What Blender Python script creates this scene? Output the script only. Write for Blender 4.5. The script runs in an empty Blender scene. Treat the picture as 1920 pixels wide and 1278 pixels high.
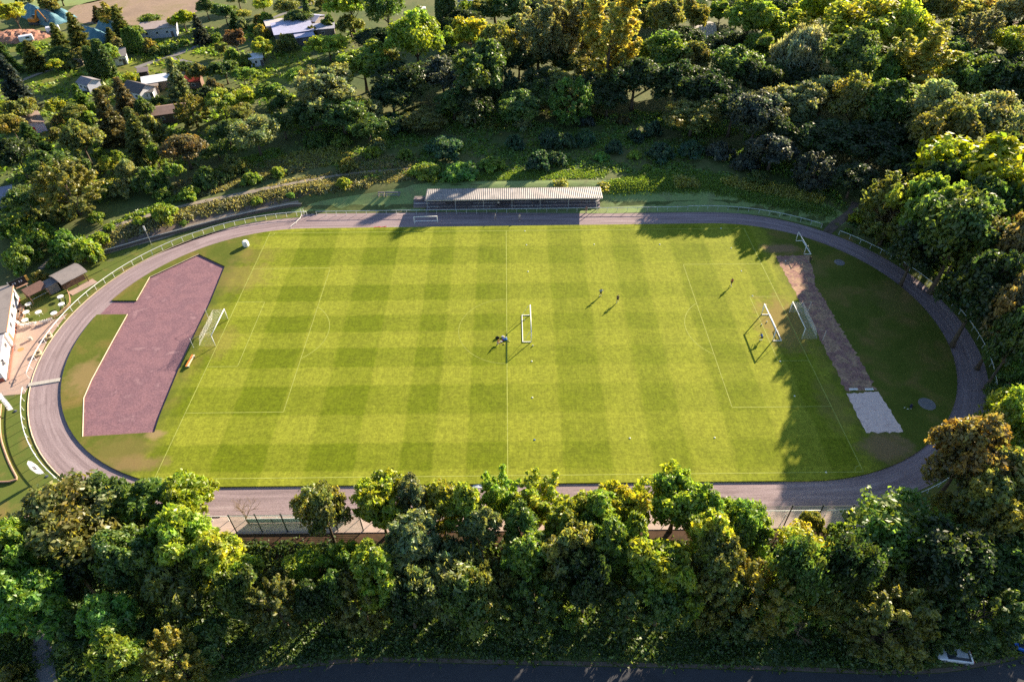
import bpy, bmesh, math, random
import numpy as np
from mathutils import Vector, Matrix
R = math.radians
PI = math.pi
sc = bpy.context.scene
COL = sc.collection
random.seed(7)

# ------------------------------------------------------------------ camera (solved from the pitch markings)
FOC = 1280.0
CAM = np.array([1.604, -96.029, 85.344])
PAN, TILT, ROLL = -0.008, 0.743, -0.017
FW = np.array([math.sin(PAN) * math.cos(TILT), math.cos(PAN) * math.cos(TILT), -math.sin(TILT)])
_r = np.array([math.cos(PAN), -math.sin(PAN), 0.0])
_u = np.cross(_r, FW)
RT = math.cos(ROLL) * _r + math.sin(ROLL) * _u
UP = -math.sin(ROLL) * _r + math.cos(ROLL) * _u
cd = bpy.data.cameras.new("camera")
cam = bpy.data.objects.new("camera", cd)
COL.objects.link(cam)
cam.matrix_world = Matrix(((RT[0], UP[0], -FW[0], CAM[0]), (RT[1], UP[1], -FW[1], CAM[1]), (RT[2], UP[2], -FW[2], CAM[2]), (0, 0, 0, 1)))
cd.sensor_width = 36.0
cd.lens = 36.0 * FOC / 1920.0
cd.clip_start, cd.clip_end = 1.0, 4000.0
sc.camera = cam


def sstep(a, b, x):
    t = np.clip((x - a) / (b - a), 0, 1)
    return t * t * (3 - 2 * t)


HALF = 45.4


def sdist(x, y):
    """distance from the stadium's spine: the running track is where this is 35 to 40"""
    return np.hypot(np.maximum(np.abs(x) - HALF, 0), y)


def hgt(x, y):
    x = np.asarray(x, float)
    y = np.asarray(y, float)
    d = sdist(x, y)
    back = 2.3 * sstep(42.0, 51.0, d) * sstep(22, 36, y)
    front = -2.4 * sstep(44.3, 52, -y) * sstep(-72, -60, x)
    return back + front


def H(x, y):
    return float(hgt(x, y))


def ray(u, v):
    return FW + (u - 960) / FOC * RT - (v - 639) / FOC * UP


def at(u, v, z=0.0):
    """the point seen at photo pixel (u, v), z above the terrain"""
    d = ray(u, v)
    t = (0 - CAM[2]) / d[2]
    for _ in range(12):
        p = CAM + t * d
        t = (H(p[0], p[1]) + z - CAM[2]) / d[2]
    p = CAM + t * d
    return Vector(p)


def depth(p):
    return float((np.array(p) - CAM) @ FW)


def pix(p):
    q = np.array(p) - CAM
    z = q @ FW
    return 960 + FOC * (q @ RT) / z, 639 - FOC * (q @ UP) / z


# ------------------------------------------------------------------ materials
def newmat(name):
    m = bpy.data.materials.new(name)
    m.use_nodes = True
    nt = m.node_tree
    nt.nodes.clear()
    return m, nt


class NT:
    def __init__(s, name):
        s.m, s.nt = newmat(name)

    def n(s, t, **kw):
        x = s.nt.nodes.new(t)
        for k, v in kw.items():
            if k == 'i':
                for a, b in v.items():
                    x.inputs[a].default_value = b
            else:
                setattr(x, k, v)
        return x

    def l(s, a, b):
        s.nt.links.new(a, b)

    def math(s, op, a, b=None, c=None):
        x = s.n('ShaderNodeMath', operation=op)
        for i, q in enumerate((a, b, c)):
            if q is None:
                continue
            if isinstance(q, (int, float)):
                x.inputs[i].default_value = q
            else:
                s.l(q, x.inputs[i])
        return x.outputs[0]

    def mix(s, f, a, b, blend='MIX'):
        x = s.n('ShaderNodeMix', data_type='RGBA', blend_type=blend)
        for i, q in ((0, f), (6, a), (7, b)):
            if isinstance(q, (int, float)):
                x.inputs[i].default_value = q
            elif isinstance(q, tuple):
                x.inputs[i].default_value = (*q, 1)
            else:
                s.l(q, x.inputs[i])
        return x.outputs[2]

    def noise(s, scale, detail=4, vec=None, rough=.55, dist=0):
        x = s.n('ShaderNodeTexNoise', i={'Scale': scale, 'Detail': detail, 'Roughness': rough, 'Distortion': dist})
        if vec is not None:
            s.l(vec, x.inputs['Vector'])
        return x.outputs[0]

    def ramp(s, fac, stops, interp='LINEAR'):
        x = s.n('ShaderNodeValToRGB')
        x.color_ramp.interpolation = interp
        e = x.color_ramp.elements
        while len(e) < len(stops):
            e.new(0.5)
        for q, (p, c) in zip(e, stops):
            q.position = p
            q.color = (c, c, c, 1) if isinstance(c, (int, float)) else (*c, 1)
        s.l(fac, x.inputs[0])
        return x.outputs[0]

    def pos(s):
        return s.n('ShaderNodeNewGeometry').outputs['Position']

    def mapping(s, vec, scale=(1, 1, 1), rot=(0, 0, 0)):
        x = s.n('ShaderNodeMapping', i={'Scale': scale, 'Rotation': rot})
        s.l(vec, x.inputs[0])
        return x.outputs[0]

    def out(s, col, rough=.85, bump=None, metal=0.0, spec=.3):
        p = s.n('ShaderNodeBsdfPrincipled', i={'Roughness': rough, 'Metallic': metal, 'Specular IOR Level': spec})
        if isinstance(col, tuple):
            p.inputs['Base Color'].default_value = (*col, 1)
        else:
            s.l(col, p.inputs['Base Color'])
        if bump is not None:
            b = s.n('ShaderNodeBump', i={'Strength': bump[1], 'Distance': bump[2]})
            s.l(bump[0], b.inputs['Height'])
            s.l(b.outputs[0], p.inputs['Normal'])
        o = s.n('ShaderNodeOutputMaterial')
        s.l(p.outputs[0], o.inputs[0])
        return s.m


_mc = {}


def plain(name, col, rough=.7, metal=0.0, var=.18, scale=3.0, spec=.3):
    """a painted or plain surface with a little wear in its colour"""
    k = (name, col, rough)
    if k in _mc:
        return _mc[k]
    t = NT(name)
    nz = t.noise(scale, 5, t.pos())
    lo = tuple(c * (1 - var) for c in col)
    hi = tuple(min(1, c * (1 + var)) for c in col)
    c = t.mix(t.ramp(nz, [(.3, 0.0), (.7, 1.0)]), lo, hi)
    _mc[k] = t.out(c, rough, (nz, .15, .02), metal, spec)
    return _mc[k]


def surf(name, cols, scale=.4, fine=6.0, rough=.92, bump=.3, amp=.25, stretch=None):
    """ground-like surface: broad patches between the given colours, a fine grain on top"""
    t = NT(name)
    p = t.pos()
    if stretch:
        p = t.mapping(p, stretch)
    a = t.noise(scale, 6, p, .6, .4)
    n = len(cols)
    c = t.ramp(a, [(.28 + .44 * i / max(1, n - 1), cc) for i, cc in enumerate(cols)])
    f = t.noise(fine, 5, p, .7)
    g = t.ramp(f, [(.25, 1 - amp), (.75, 1 + amp)])
    c = t.mix(1.0, c, g, 'MULTIPLY')
    return t.out(c, rough, (f, bump, .05))


# ------------------------------------------------------------------ mesh helpers
def mesh_obj(name, verts, faces, mat=None, parent=None, smooth=False):
    me = bpy.data.meshes.new(name)
    me.from_pydata([tuple(v) for v in verts], [], [tuple(f) for f in faces])
    me.update()
    if mat is not None:
        me.materials.append(mat)
    if smooth:
        me.polygons.foreach_set('use_smooth', [True] * len(me.polygons))
    o = bpy.data.objects.new(name, me)
    COL.objects.link(o)
    if parent is not None:
        o.parent = parent
    return o


class MB:
    """collects shapes and links them as one mesh object"""

    def __init__(s):
        s.v, s.f = [], []

    def add(s, v, f, M=None):
        b = len(s.v)
        s.v += [tuple(M @ Vector(q)) for q in v] if M is not None else [tuple(q) for q in v]
        s.f += [tuple(i + b for i in q) for q in f]
        return s

    def box(s, c, d, rz=0.0, M=None):
        x, y, z = d[0] / 2, d[1] / 2, d[2] / 2
        v = [(a * x, b * y, e * z) for e in (-1, 1) for a, b in ((-1, -1), (1, -1), (1, 1), (-1, 1))]
        m = Matrix.Translation(Vector(c)) @ Matrix.Rotation(rz, 4, 'Z')
        if M is not None:
            m = M @ m
        return s.add(v, [(3, 2, 1, 0), (4, 5, 6, 7), (0, 1, 5, 4), (1, 2, 6, 5), (2, 3, 7, 6), (3, 0, 4, 7)], m)

    def tube(s, pts, r, n=6, cap=True, closed=False):
        pts = [Vector(p) for p in pts]
        rs = r if isinstance(r, (list, tuple)) else [r] * len(pts)
        b = len(s.v)
        m = len(pts)
        pd = None
        for i, p in enumerate(pts):
            if closed:
                d = pts[(i + 1) % m] - pts[i - 1]
            else:
                d = pts[min(i + 1, m - 1)] - pts[max(i - 1, 0)]
            if d.length < 1e-9:
                d = Vector((0, 0, 1))
            d.normalize()
            if pd is None:
                a = d.orthogonal().normalized()
            else:
                a = (a - d * a.dot(d))
                a = a.normalized() if a.length > 1e-6 else d.orthogonal().normalized()
            pd = d
            e = d.cross(a)
            for k in range(n):
                t = 2 * PI * (k + .5) / n
                s.v.append(tuple(p + (a * math.cos(t) + e * math.sin(t)) * rs[i]))
        for i in range(m if closed else m - 1):
            for k in range(n):
                i2 = (i + 1) % m
                s.f.append((b + i * n + k, b + i * n + (k + 1) % n, b + i2 * n + (k + 1) % n, b + i2 * n + k))
        if cap and not closed:
            s.f.append(tuple(b + k for k in range(n))[::-1])
            s.f.append(tuple(b + (m - 1) * n + k for k in range(n)))
        return s

    def lathe(s, prof, n=16, c=(0, 0, 0), M=None):
        b0 = []
        v, f = [], []
        for r, z in prof:
            for k in range(n):
                t = 2 * PI * k / n
                v.append((c[0] + r * math.cos(t), c[1] + r * math.sin(t), c[2] + z))
        for i in range(len(prof) - 1):
            for k in range(n):
                f.append((i * n + k, i * n + (k + 1) % n, (i + 1) * n + (k + 1) % n, (i + 1) * n + k))
        f.append(tuple(range(n))[::-1])
        f.append(tuple((len(prof) - 1) * n + k for k in range(n)))
        return s.add(v, f, M)

    def prism(s, poly, z0, z1, M=None):
        n = len(poly)
        v = [(p[0], p[1], z0) for p in poly] + [(p[0], p[1], z1) for p in poly]
        f = [tuple(range(n))[::-1], tuple(range(n, 2 * n))] + [(i, (i + 1) % n, n + (i + 1) % n, n + i) for i in range(n)]
        return s.add(v, f, M)

    def build(s, name, mat, parent=None, smooth=False, bevel=0.0):
        o = mesh_obj(name, s.v, s.f, mat, parent, smooth)
        if bevel:
            md = o.modifiers.new('bevel', 'BEVEL')
            md.width = bevel
            md.segments = 2
            md.limit_method = 'ANGLE'
        return o


def thing(name, label, cat, loc=(0, 0, 0), rz=0.0, group=None):
    o = bpy.data.objects.new(name, None)
    COL.objects.link(o)
    o.location = loc
    o.rotation_euler = (0, 0, rz)
    o.empty_display_size = .2
    o['label'] = label
    o['category'] = cat
    if group:
        o['group'] = group
    return o


def tag(o, label, cat, group=None, kind=None):
    o['label'] = label
    o['category'] = cat
    if group:
        o['group'] = group
    if kind:
        o['kind'] = kind
    return o


def struct(o, kind='structure', label=None):
    o['kind'] = kind
    if label:
        o['label'] = label
    return o


def copy_tree(o, parent=None):
    c = o.copy()
    COL.objects.link(c)
    if parent is not None:
        c.parent = parent
    for ch in list(o.children):
        copy_tree(ch, c)
    return c


def px(L, z=0.0):
    return [at(u, v, z) for u, v in L]


def smooth_line(P, step=1.0, closed=False):
    """Catmull-Rom through the points, sampled about every step metres"""
    P = [Vector(p) for p in P]
    n = len(P)
    out = []
    for i in range(n if closed else n - 1):
        a, b, c, d = (P[(i - 1) % n] if closed or i > 0 else P[0], P[i], P[(i + 1) % n], P[(i + 2) % n] if closed or i + 2 < n else P[-1])
        m = max(1, int((c - b).length / step))
        for k in range(m):
            t = k / m
            out.append(.5 * ((2 * b) + (c - a) * t + (2 * a - 5 * b + 4 * c - d) * t * t + (3 * b - a - 3 * c + d) * t ** 3))
    if not closed:
        out.append(P[-1])
    return out


PATH_PTS = []


def strip(name, P, w, mat, dz=.05, kind='structure', parent=None, lab=None):
    """a ribbon of width w laid on the terrain along the points"""
    P = smooth_line(P, 1.5)
    PATH_PTS.extend((p.x, p.y, w / 2 + .45) for p in P)
    v, f = [], []
    nx = 3 if w > .6 else 2
    for i, p in enumerate(P):
        d = P[min(i + 1, len(P) - 1)] - P[max(i - 1, 0)]
        s = Vector((-d.y, d.x, 0)).normalized()
        ww = w * (1 + .12 * math.sin(i * .9) * (w > .6))
        for k in range(nx):
            q = p + s * ww * (k / (nx - 1) - .5)
            v.append((q.x, q.y, H(q.x, q.y) + dz))
    for i in range(len(P) - 1):
        for k in range(nx - 1):
            a = i * nx + k
            f.append((a, a + 1, a + nx + 1, a + nx))
    o = mesh_obj(name, v, f, mat, parent)
    if kind:
        struct(o, kind, lab)
    return o


def patch(name, P, mat, dz=.04, kind='structure', cell=2.0, smooth=True, lab=None):
    """a polygon draped on the terrain"""
    P = [Vector(p) for p in P]
    if smooth:
        P = smooth_line(P, cell, True)
    bm = bmesh.new()
    vs = [bm.verts.new((p.x, p.y, 0)) for p in P]
    fc = bm.faces.new(vs)
    fc.normal_update()
    bmesh.ops.triangulate(bm, faces=[fc], ngon_method='EAR_CLIP')
    xs = [p.x for p in P]
    ys = [p.y for p in P]
    hs = hgt(np.array(xs), np.array(ys))
    if np.ptp(hs) > .02:
        for _ in range(8):
            es = [e for e in bm.edges if e.calc_length() > cell * 1.6]
            if not es:
                break
            bmesh.ops.subdivide_edges(bm, edges=es, cuts=1, use_grid_fill=False)
            bmesh.ops.triangulate(bm, faces=bm.faces[:])
    for q in bm.verts:
        q.co.z = H(q.co.x, q.co.y) + dz
    bmesh.ops.recalc_face_normals(bm, faces=bm.faces[:])
    if sum(q.normal.z for q in bm.faces) < 0:
        bmesh.ops.reverse_faces(bm, faces=bm.faces[:])
    me = bpy.data.meshes.new(name)
    bm.to_mesh(me)
    bm.free()
    me.materials.append(mat)
    o = bpy.data.objects.new(name, me)
    COL.objects.link(o)
    if kind:
        struct(o, kind, lab)
    return o


def stadium(r, n=40, x0=None):
    """closed loop at distance r from the spine, counter-clockwise from the right end of the near straight"""
    L = []
    for k in range(n + 1):
        t = -PI / 2 + PI * k / n
        L.append((HALF + r * math.cos(t), r * math.sin(t)))
    for k in range(1, 24):
        L.append((HALF - 2 * HALF * k / 24, r))
    for k in range(n + 1):
        t = PI / 2 + PI * k / n
        L.append((-HALF + r * math.cos(t), r * math.sin(t)))
    for k in range(1, 24):
        L.append((-HALF + 2 * HALF * k / 24, -r))
    return L
# ------------------------------------------------------------------ light, sky
SUN_EL, SUN_AZ = R(19.5), R(40.0)
S = Vector((math.sin(SUN_AZ) * math.cos(SUN_EL), math.cos(SUN_AZ) * math.cos(SUN_EL), math.sin(SUN_EL)))
sd = bpy.data.lights.new("sun", 'SUN')
sd.energy = 5.0
sd.angle = R(0.55)
sd.color = (1.0, 0.85, 0.63)
so = bpy.data.objects.new("sun", sd)
COL.objects.link(so)
so.rotation_euler = (-S).to_track_quat('-Z', 'Y').to_euler()
so.location = S * 300
w = bpy.data.worlds.new("World")
sc.world = w
w.use_nodes = True
sky = w.node_tree.nodes.new('ShaderNodeTexSky')
sky.sky_type = 'NISHITA'
sky.sun_disc = False
sky.ozone_density = 2.0
sky.dust_density = .4
sky.sun_elevation = SUN_EL
sky.sun_rotation = SUN_AZ
bg = w.node_tree.nodes['Background']
w.node_tree.links.new(sky.outputs[0], bg.inputs[0])
bg.inputs[1].default_value = 0.07
sc.view_settings.view_transform = 'Standard'
sc.view_settings.look = 'None'
sc.view_settings.exposure = 1.66
sc.view_settings.gamma = 1.0
cy = sc.cycles
cy.use_denoising = False
cy.max_bounces = 8
cy.diffuse_bounces = 5
cy.glossy_bounces = 2
cy.transmission_bounces = 5
cy.transparent_max_bounces = 6
cy.caustics_reflective = cy.caustics_refractive = False
cy.sample_clamp_indirect = 6.0

# ------------------------------------------------------------------ surface materials
M_GROUND = surf('meadow_ground', [(.050, .078, .022), (.085, .115, .030), (.125, .130, .045), (.08, .12, .03)], .08, 1.4, .95, .5, .35)
M_LAWN = surf('short_lawn', [(.125, .130, .024), (.095, .130, .018), (.21, .155, .045)], .22, 5.0, .95, .2, .22)
M_LAWN2 = surf('bright_lawn', [(.10, .13, .014), (.15, .17, .022), (.13, .12, .025)], .15, 3.0, .95, .2, .25)
M_BANK = surf('bank_grass', [(.17, .25, .085), (.22, .29, .10), (.19, .21, .09)], .3, 4.0, .95, .3, .3)
M_SOIL = surf('bare_soil', [(.11, .08, .062), (.16, .12, .10), (.08, .062, .04)], .5, 3.0, .95, .5, .3)
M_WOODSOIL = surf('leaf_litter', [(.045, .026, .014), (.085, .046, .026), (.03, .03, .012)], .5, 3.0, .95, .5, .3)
M_PATH = surf('dusty_path', [(.24, .19, .15), (.30, .25, .20), (.19, .155, .115)], .6, 5.0, .95, .3, .2)
M_GREYPATH = surf('grey_path', [(.17, .16, .16), (.23, .21, .21)], .4, 5.0, .9, .2, .15)
M_FIELD = surf('dry_field', [(.22, .155, .115), (.30, .21, .15), (.20, .165, .07)], .06, 1.2, .95, .3, .2)
M_PAVE = surf('pinkish_paving', [(.40, .27, .21), (.44, .31, .25), (.33, .25, .22)], .3, 4.0, .85, .1, .12)
M_CONC = surf('concrete', [(.42, .38, .34), (.50, .46, .41)], .8, 6.0, .85, .1, .12)
M_WALK = surf('walkway', [(.42, .31, .27), (.50, .38, .33), (.38, .30, .27)], .4, 5.0, .9, .1, .15, (.2, 1, 1))
M_ROAD = surf('asphalt_road', [(.050, .050, .058), (.062, .062, .070), (.045, .045, .05)], .3, 9.0, .85, .15, .2)
M_COURT = surf('hard_court', [(.205, .104, .122), (.250, .132, .150), (.195, .104, .125), (.31, .18, .195)], .35, 3.2, .92, .6, .42)
M_RUN = surf('cinder_runway', [(.20, .105, .09), (.42, .27, .165), (.26, .135, .12), (.36, .22, .14)], .55, 2.2, .95, .6, .5)
M_SAND = surf('pit_sand', [(.78, .57, .49), (.85, .64, .56), (.60, .42, .37)], 1.2, 4.0, .95, .6, .25)
M_LINE = plain('pitch_line_paint', (.36, .39, .085), .9, var=.25, scale=1.2)
M_WHITE = plain('white_paint', (.80, .78, .74), .5, var=.06)
M_STEEL = plain('galvanised_steel', (.55, .56, .58), .4, .6, var=.1)


def track_mat():
    t = NT('cinder_track')
    p = t.pos()
    sx = t.n('ShaderNodeSeparateXYZ')
    t.l(p, sx.inputs[0])
    ax = t.math('MAXIMUM', t.math('SUBTRACT', t.math('ABSOLUTE', sx.outputs[0]), HALF), 0.0)
    d = t.math('SQRT', t.math('ADD', t.math('MULTIPLY', ax, ax), t.math('MULTIPLY', sx.outputs[1], sx.outputs[1])))
    wob = t.math('MULTIPLY', t.math('SUBTRACT', t.noise(.12, 3, p), .5), .5)
    dd = t.math('ADD', d, wob)
    cb = t.n('ShaderNodeCombineXYZ')
    t.l(t.math('MULTIPLY', dd, 1.6), cb.inputs[0])
    t.l(t.math('MULTIPLY', sx.outputs[0], .07), cb.inputs[1])
    t.l(t.math('MULTIPLY', sx.outputs[1], .07), cb.inputs[2])
    streak = t.noise(1.0, 5, cb.outputs[0], .65)
    base = t.ramp(streak, [(.28, (.19, .140, .145)), (.5, (.290, .215, .222)), (.72, (.385, .30, .305))])
    g = t.ramp(t.noise(5.0, 5, p, .7), [(.25, .68), (.75, 1.3)])
    col = t.mix(1.0, base, g, 'MULTIPLY')
    br = t.ramp(t.noise(.5, 4, p), [(.42, 0.0), (.55, 1.0)])
    for c in (36.1, 37.3, 38.3, 39.2):
        k = t.math('LESS_THAN', t.math('ABSOLUTE', t.math('SUBTRACT', dd, c)), .055)
        col = t.mix(t.math('MULTIPLY', t.math('MULTIPLY', k, br), .34), col, (.12, .09, .09))
    blot = t.ramp(t.noise(.25, 5, p, .6, .5), [(.55, 0.0), (.75, .5)])
    col = t.mix(blot, col, (.17, .12, .12))
    return t.out(col, .92, (t.noise(7.0, 4, p), .25, .04))


M_TRACK = track_mat()

XD = [(-56, -53.5), (-45.7, -37.7), (-31, -23.7), (-16.7, -11.6), (-6.4, .1), (8.8, 16.3), (22.5, 28.5), (35.2, 43.0), (49.5, 54)]
YD = [(-32.4, -27.0), (-21.0, -14.3), (-9.8, -4.8), (-.4, 4.4), (8.9, 13.9), (20.7, 27.1), (31.9, 34)]
# worn places on the infield: x, y, radius x, radius y, strength
GZ = .25


def infield_mat():
    t = NT('pitch_grass')
    p = t.pos()
    sx = t.n('ShaderNodeSeparateXYZ')
    t.l(p, sx.inputs[0])
    wob = t.math('MULTIPLY', t.math('SUBTRACT', t.noise(.35, 4, p), .5), .9)
    x = t.math('ADD', sx.outputs[0], wob)
    y = t.math('ADD', sx.outputs[1], wob)

    def bands(c, L, span):
        st = [(0.0, 0.0)]
        for a, b in L:
            e = .18 / (2 * span)
            st += [((a + span) / (2 * span) - e, 0.0), ((a + span) / (2 * span) + e, 1.0), ((b + span) / (2 * span) - e, 1.0), ((b + span) / (2 * span) + e, 0.0)]
        # the colour ramp holds 32 stops, so two halves are added
        outs = []
        half = [st[:1] + st[1:1 + 4 * ((len(L) + 1) // 2)], st[:1] + st[1 + 4 * ((len(L) + 1) // 2):]]
        fac = t.math('DIVIDE', t.math('ADD', c, span), 2 * span)
        for hlf in half:
            if len(hlf) > 1:
                outs.append(t.ramp(fac, hlf))
        return t.math('ADD', outs[0], outs[1]) if len(outs) > 1 else outs[0]

    bx = bands(x, XD, 60.0)
    by = bands(y, YD, 40.0)
    left = t.ramp(t.math('DIVIDE', t.math('ADD', sx.outputs[0], 60.0), 120.0), [(.30, 1.0), (.66, .42)])
    v = t.math('ADD', t.math('MULTIPLY', by, t.math('MULTIPLY', left, .56)), t.math('MULTIPLY', bx, .48))
    mott = t.math('MULTIPLY', t.math('SUBTRACT', t.noise(.22, 6, p, .66), .5), .95)
    v = t.math('ADD', v, mott)
    light = t.mix(t.noise(.10, 3, p), (.262, .275, .023), (.234, .258, .025))
    dark = t.mix(t.noise(.13, 3, p), (.120, .158, .004), (.142, .172, .006))
    pit = t.mix(v, light, dark)
    # fine mower tracks along y, stronger on light bands
    fn = t.noise(1.0, 3, t.mapping(p, (5.5, .22, 1)), .6)
    fn2 = t.noise(1.0, 3, t.mapping(p, (.22, 4.0, 1)), .6)
    gr = t.noise(3.2, 6, p, .75)
    tex = t.math('ADD', t.math('ADD', t.math('MULTIPLY', fn, .26), t.math('MULTIPLY', fn2, .22)), t.math('MULTIPLY', gr, .75))
    tex = t.ramp(tex, [(.40, .60), (.62, 1.0), (.82, 1.38)])
    pit = t.mix(1.0, pit, tex, 'MULTIPLY')
    pit = t.mix(1.0, pit, t.ramp(t.noise(1.7, 3, p, .6), [(.36, .84), (.5, 1.0), (.64, 1.16)]), 'MULTIPLY')
    # rougher grass outside the pitch
    rg = t.ramp(t.noise(.16, 6, p, .6, .6), [(.3, (.080, .108, .012)), (.5, (.110, .128, .018)), (.68, (.19, .145, .038)), (.8, (.25, .175, .06))])
    rg = t.mix(1.0, rg, t.ramp(t.noise(3.0, 5, p, .7), [(.25, .78), (.75, 1.22)]), 'MULTIPLY')
    edge = t.math('MULTIPLY', t.math('SUBTRACT', t.noise(.45, 5, p, .65), .5), 7.0)
    ex = t.ramp(t.math('DIVIDE', t.math('SUBTRACT', t.math('ADD', 58.5, edge), t.math('ABSOLUTE', sx.outputs[0])), 4.5), [(.0, 0.0), (1.0, 1.0)])
    c = t.mix(ex, rg, pit)
    for (wx, wy, rx, ry, k, colr) in WORN:
        vx = t.math('DIVIDE', t.math('SUBTRACT', sx.outputs[0], wx), rx)
        vy = t.math('DIVIDE', t.math('SUBTRACT', sx.outputs[1], wy), ry)
        q = t.math('SQRT', t.math('ADD', t.math('MULTIPLY', vx, vx), t.math('MULTIPLY', vy, vy)))
        q = t.math('ADD', q, t.math('MULTIPLY', t.math('SUBTRACT', t.noise(.5, 5, p, .65), .5), 1.5))
        c = t.mix(t.ramp(q, [(.45, k), (1.05, 0.0)]), c, colr)
    return t.out(c, .95, (gr, .35, .04), spec=.15)


def pa(u, v):
    q = at(u, v, GZ)
    return q.x, q.y


SO, TN = (.26, .165, .085), (.24, .17, .06)
WORN = [(*pa(1470, 605), 6.5, 9.5, .70, (.27, .175, .065)), (*pa(1462, 466), 5, 2.2, .9, SO), (*pa(1662, 838), 5, 3.5, .75, SO), (*pa(1560, 760), 3, 7, .4, TN),
        (*pa(160, 705), 4, 5.5, .7, (.30, .20, .09)), (*pa(415, 640), 3.5, 5.5, .35, TN), (*pa(450, 520), 8, 6, .45, TN), (*pa(255, 868), 6, 2.0, .6, SO),
        (*pa(290, 815), 2.2, 1.2, .8, (.32, .22, .11)), (*pa(1690, 560), 8, 6, .35, TN), (*pa(1530, 505), 3, 3, .4, TN), (*pa(480, 478), 6, 4, .3, TN), (*pa(230, 845), 6, 4, .4, TN)]
M_INFIELD = infield_mat()

# ------------------------------------------------------------------ ground: one sheet to the horizon
gx = np.concatenate([[-2500, -1400, -800, -500, -360], np.arange(-300, 301, 2.5), [360, 500, 800, 1400, 2500]])
gy = np.concatenate([[-900, -400, -220, -150], np.arange(-110, 331, 2.5), [370, 450, 700, 1200, 2500]])
X, Y = np.meshgrid(gx, gy)
Z = hgt(X, Y)
ny, nx_ = X.shape
gv = np.stack([X.ravel(), Y.ravel(), Z.ravel()], 1)
gf = [(j * nx_ + i, j * nx_ + i + 1, (j + 1) * nx_ + i + 1, (j + 1) * nx_ + i) for j in range(ny - 1) for i in range(nx_ - 1)]
struct(mesh_obj('ground', gv, gf, M_GROUND, smooth=True))

# infield slab, 0.25 m above track and hard court
notch = [(256, 564), (281, 520), (373, 477), (422, 500), (395, 567), (360, 639), (335, 694), (300, 780), (290, 811), (155, 819), (157, 747), (172, 712), (211, 640), (239, 590)]
A, B = at(212, 565, 0), at(180, 591, 0)
loop = []
st = stadium(35.0, 48)
done = False
for (x, y) in st:
    if x < -60 and B.y < y < A.y:
        if not done:
            done = True
            a = math.atan2(A.y, A.x + HALF)
            loop.append((-HALF + 35 * math.cos(a), 35 * math.sin(a)))
            loop += [(at(u, v, .1).x, at(u, v, .1).y) for u, v in notch]
            b = math.atan2(B.y, B.x + HALF)
            loop.append((-HALF + 35 * math.cos(b), 35 * math.sin(b)))
        continue
    loop.append((x, y))
notch_w = [(at(u, v, .1).x, at(u, v, .1).y) for u, v in notch]
n = len(loop)
bm = bmesh.new()
top = [bm.verts.new((x, y, GZ)) for x, y in loop]
bot = [bm.verts.new((x, y, -.02)) for x, y in loop]
tf = bm.faces.new(top)
for i in range(n):
    bm.faces.new((bot[i], bot[(i + 1) % n], top[(i + 1) % n], top[i]))
tf.normal_update()
bmesh.ops.triangulate(bm, faces=[tf], ngon_method='EAR_CLIP')
me = bpy.data.meshes.new('infield_grass')
bm.to_mesh(me)
bm.free()
me.materials.append(M_INFIELD)
o = bpy.data.objects.new('infield_grass', me)
COL.objects.link(o)
struct(o)

# running track
ri, ro = stadium(34.6, 48), stadium(40.0, 48)
m = len(ri)
struct(mesh_obj('running_track', [(x, y, .02) for x, y in ri] + [(x, y, .02) for x, y in ro], [(i, i + m, (i + 1) % m + m, (i + 1) % m) for i in range(m)], M_TRACK))
# pale outer kerb on the left bend and a dark one inside
kb = MB()
K = [(x, y, .06) for x, y in stadium(40.1, 48) if x < -40 and y < 39]
kb.tube(K, .09, 4)
struct(kb.build('track_kerb', plain('kerb_concrete', (.50, .38, .27), .85)))
# kerb along the hard court, standing just off the slab
kb = MB()
kb.tube([(x + .04, y - .02, GZ - .03) for x, y in notch_w[9:14]], .09, 4)
kb.tube([(x + .02, y - .04, GZ - .03) for x, y in notch_w[0:3]], .08, 4)
struct(kb.build('court_kerb', plain('court_kerb_concrete', (.52, .42, .32), .85)))
for sg in (-1, 1):
    ra, rb = [q for q in stadium(40.04, 48) if q[0] * sg > 45.5], [q for q in stadium(42.4, 48) if q[0] * sg > 45.5]
    k = len(ra)
    ring = [i for i in range(k - 1)]
    struct(mesh_obj('grass_verge', [(x, y, .016) for x, y in ra] + [(x, y, .016) for x, y in rb], [(i, i + k, i + k + 1, i + 1) for i in ring], M_LAWN))
# hard court and the neck that joins it to the track
cpoly = [(at(u, v).x, at(u, v).y) for u, v in [(205, 566), (262, 555), (279, 516), (373, 471), (428, 499), (400, 567), (365, 640), (340, 695), (305, 782), (293, 817), (150, 823), (152, 745), (168, 710), (207, 640), (234, 594), (172, 596)]]
bm = bmesh.new()
fc = bm.faces.new([bm.verts.new((x, y, .012)) for x, y in cpoly])
fc.normal_update()
if fc.normal.z < 0:
    fc.normal_flip()
bmesh.ops.triangulate(bm, faces=bm.faces[:])
me = bpy.data.meshes.new('hard_court')
bm.to_mesh(me)
bm.free()
me.materials.append(M_COURT)
o = bpy.data.objects.new('hard_court', me)
COL.objects.link(o)
struct(o)


def flat(name, pts, mat, z, kind='structure'):
    o = mesh_obj(name, [(p[0], p[1], z) for p in pts], [tuple(range(len(pts)))], mat)
    if o.data.polygons[0].normal.z < 0:
        o.data.flip_normals()
    return struct(o, kind) if kind else o


def ragged(P, step, amp, seed):
    rg = random.Random(seed)
    out = []
    n = len(P)
    for i in range(n):
        a, b = Vector((*P[i], 0)), Vector((*P[(i + 1) % n], 0))
        k = max(1, int((b - a).length / step))
        s = Vector((-(b - a).y, (b - a).x, 0)).normalized()
        for j in range(k):
            q = a.lerp(b, j / k) + s * (rg.gauss(0, amp) if j else 0)
            out.append((q.x, q.y))
    return out


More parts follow.
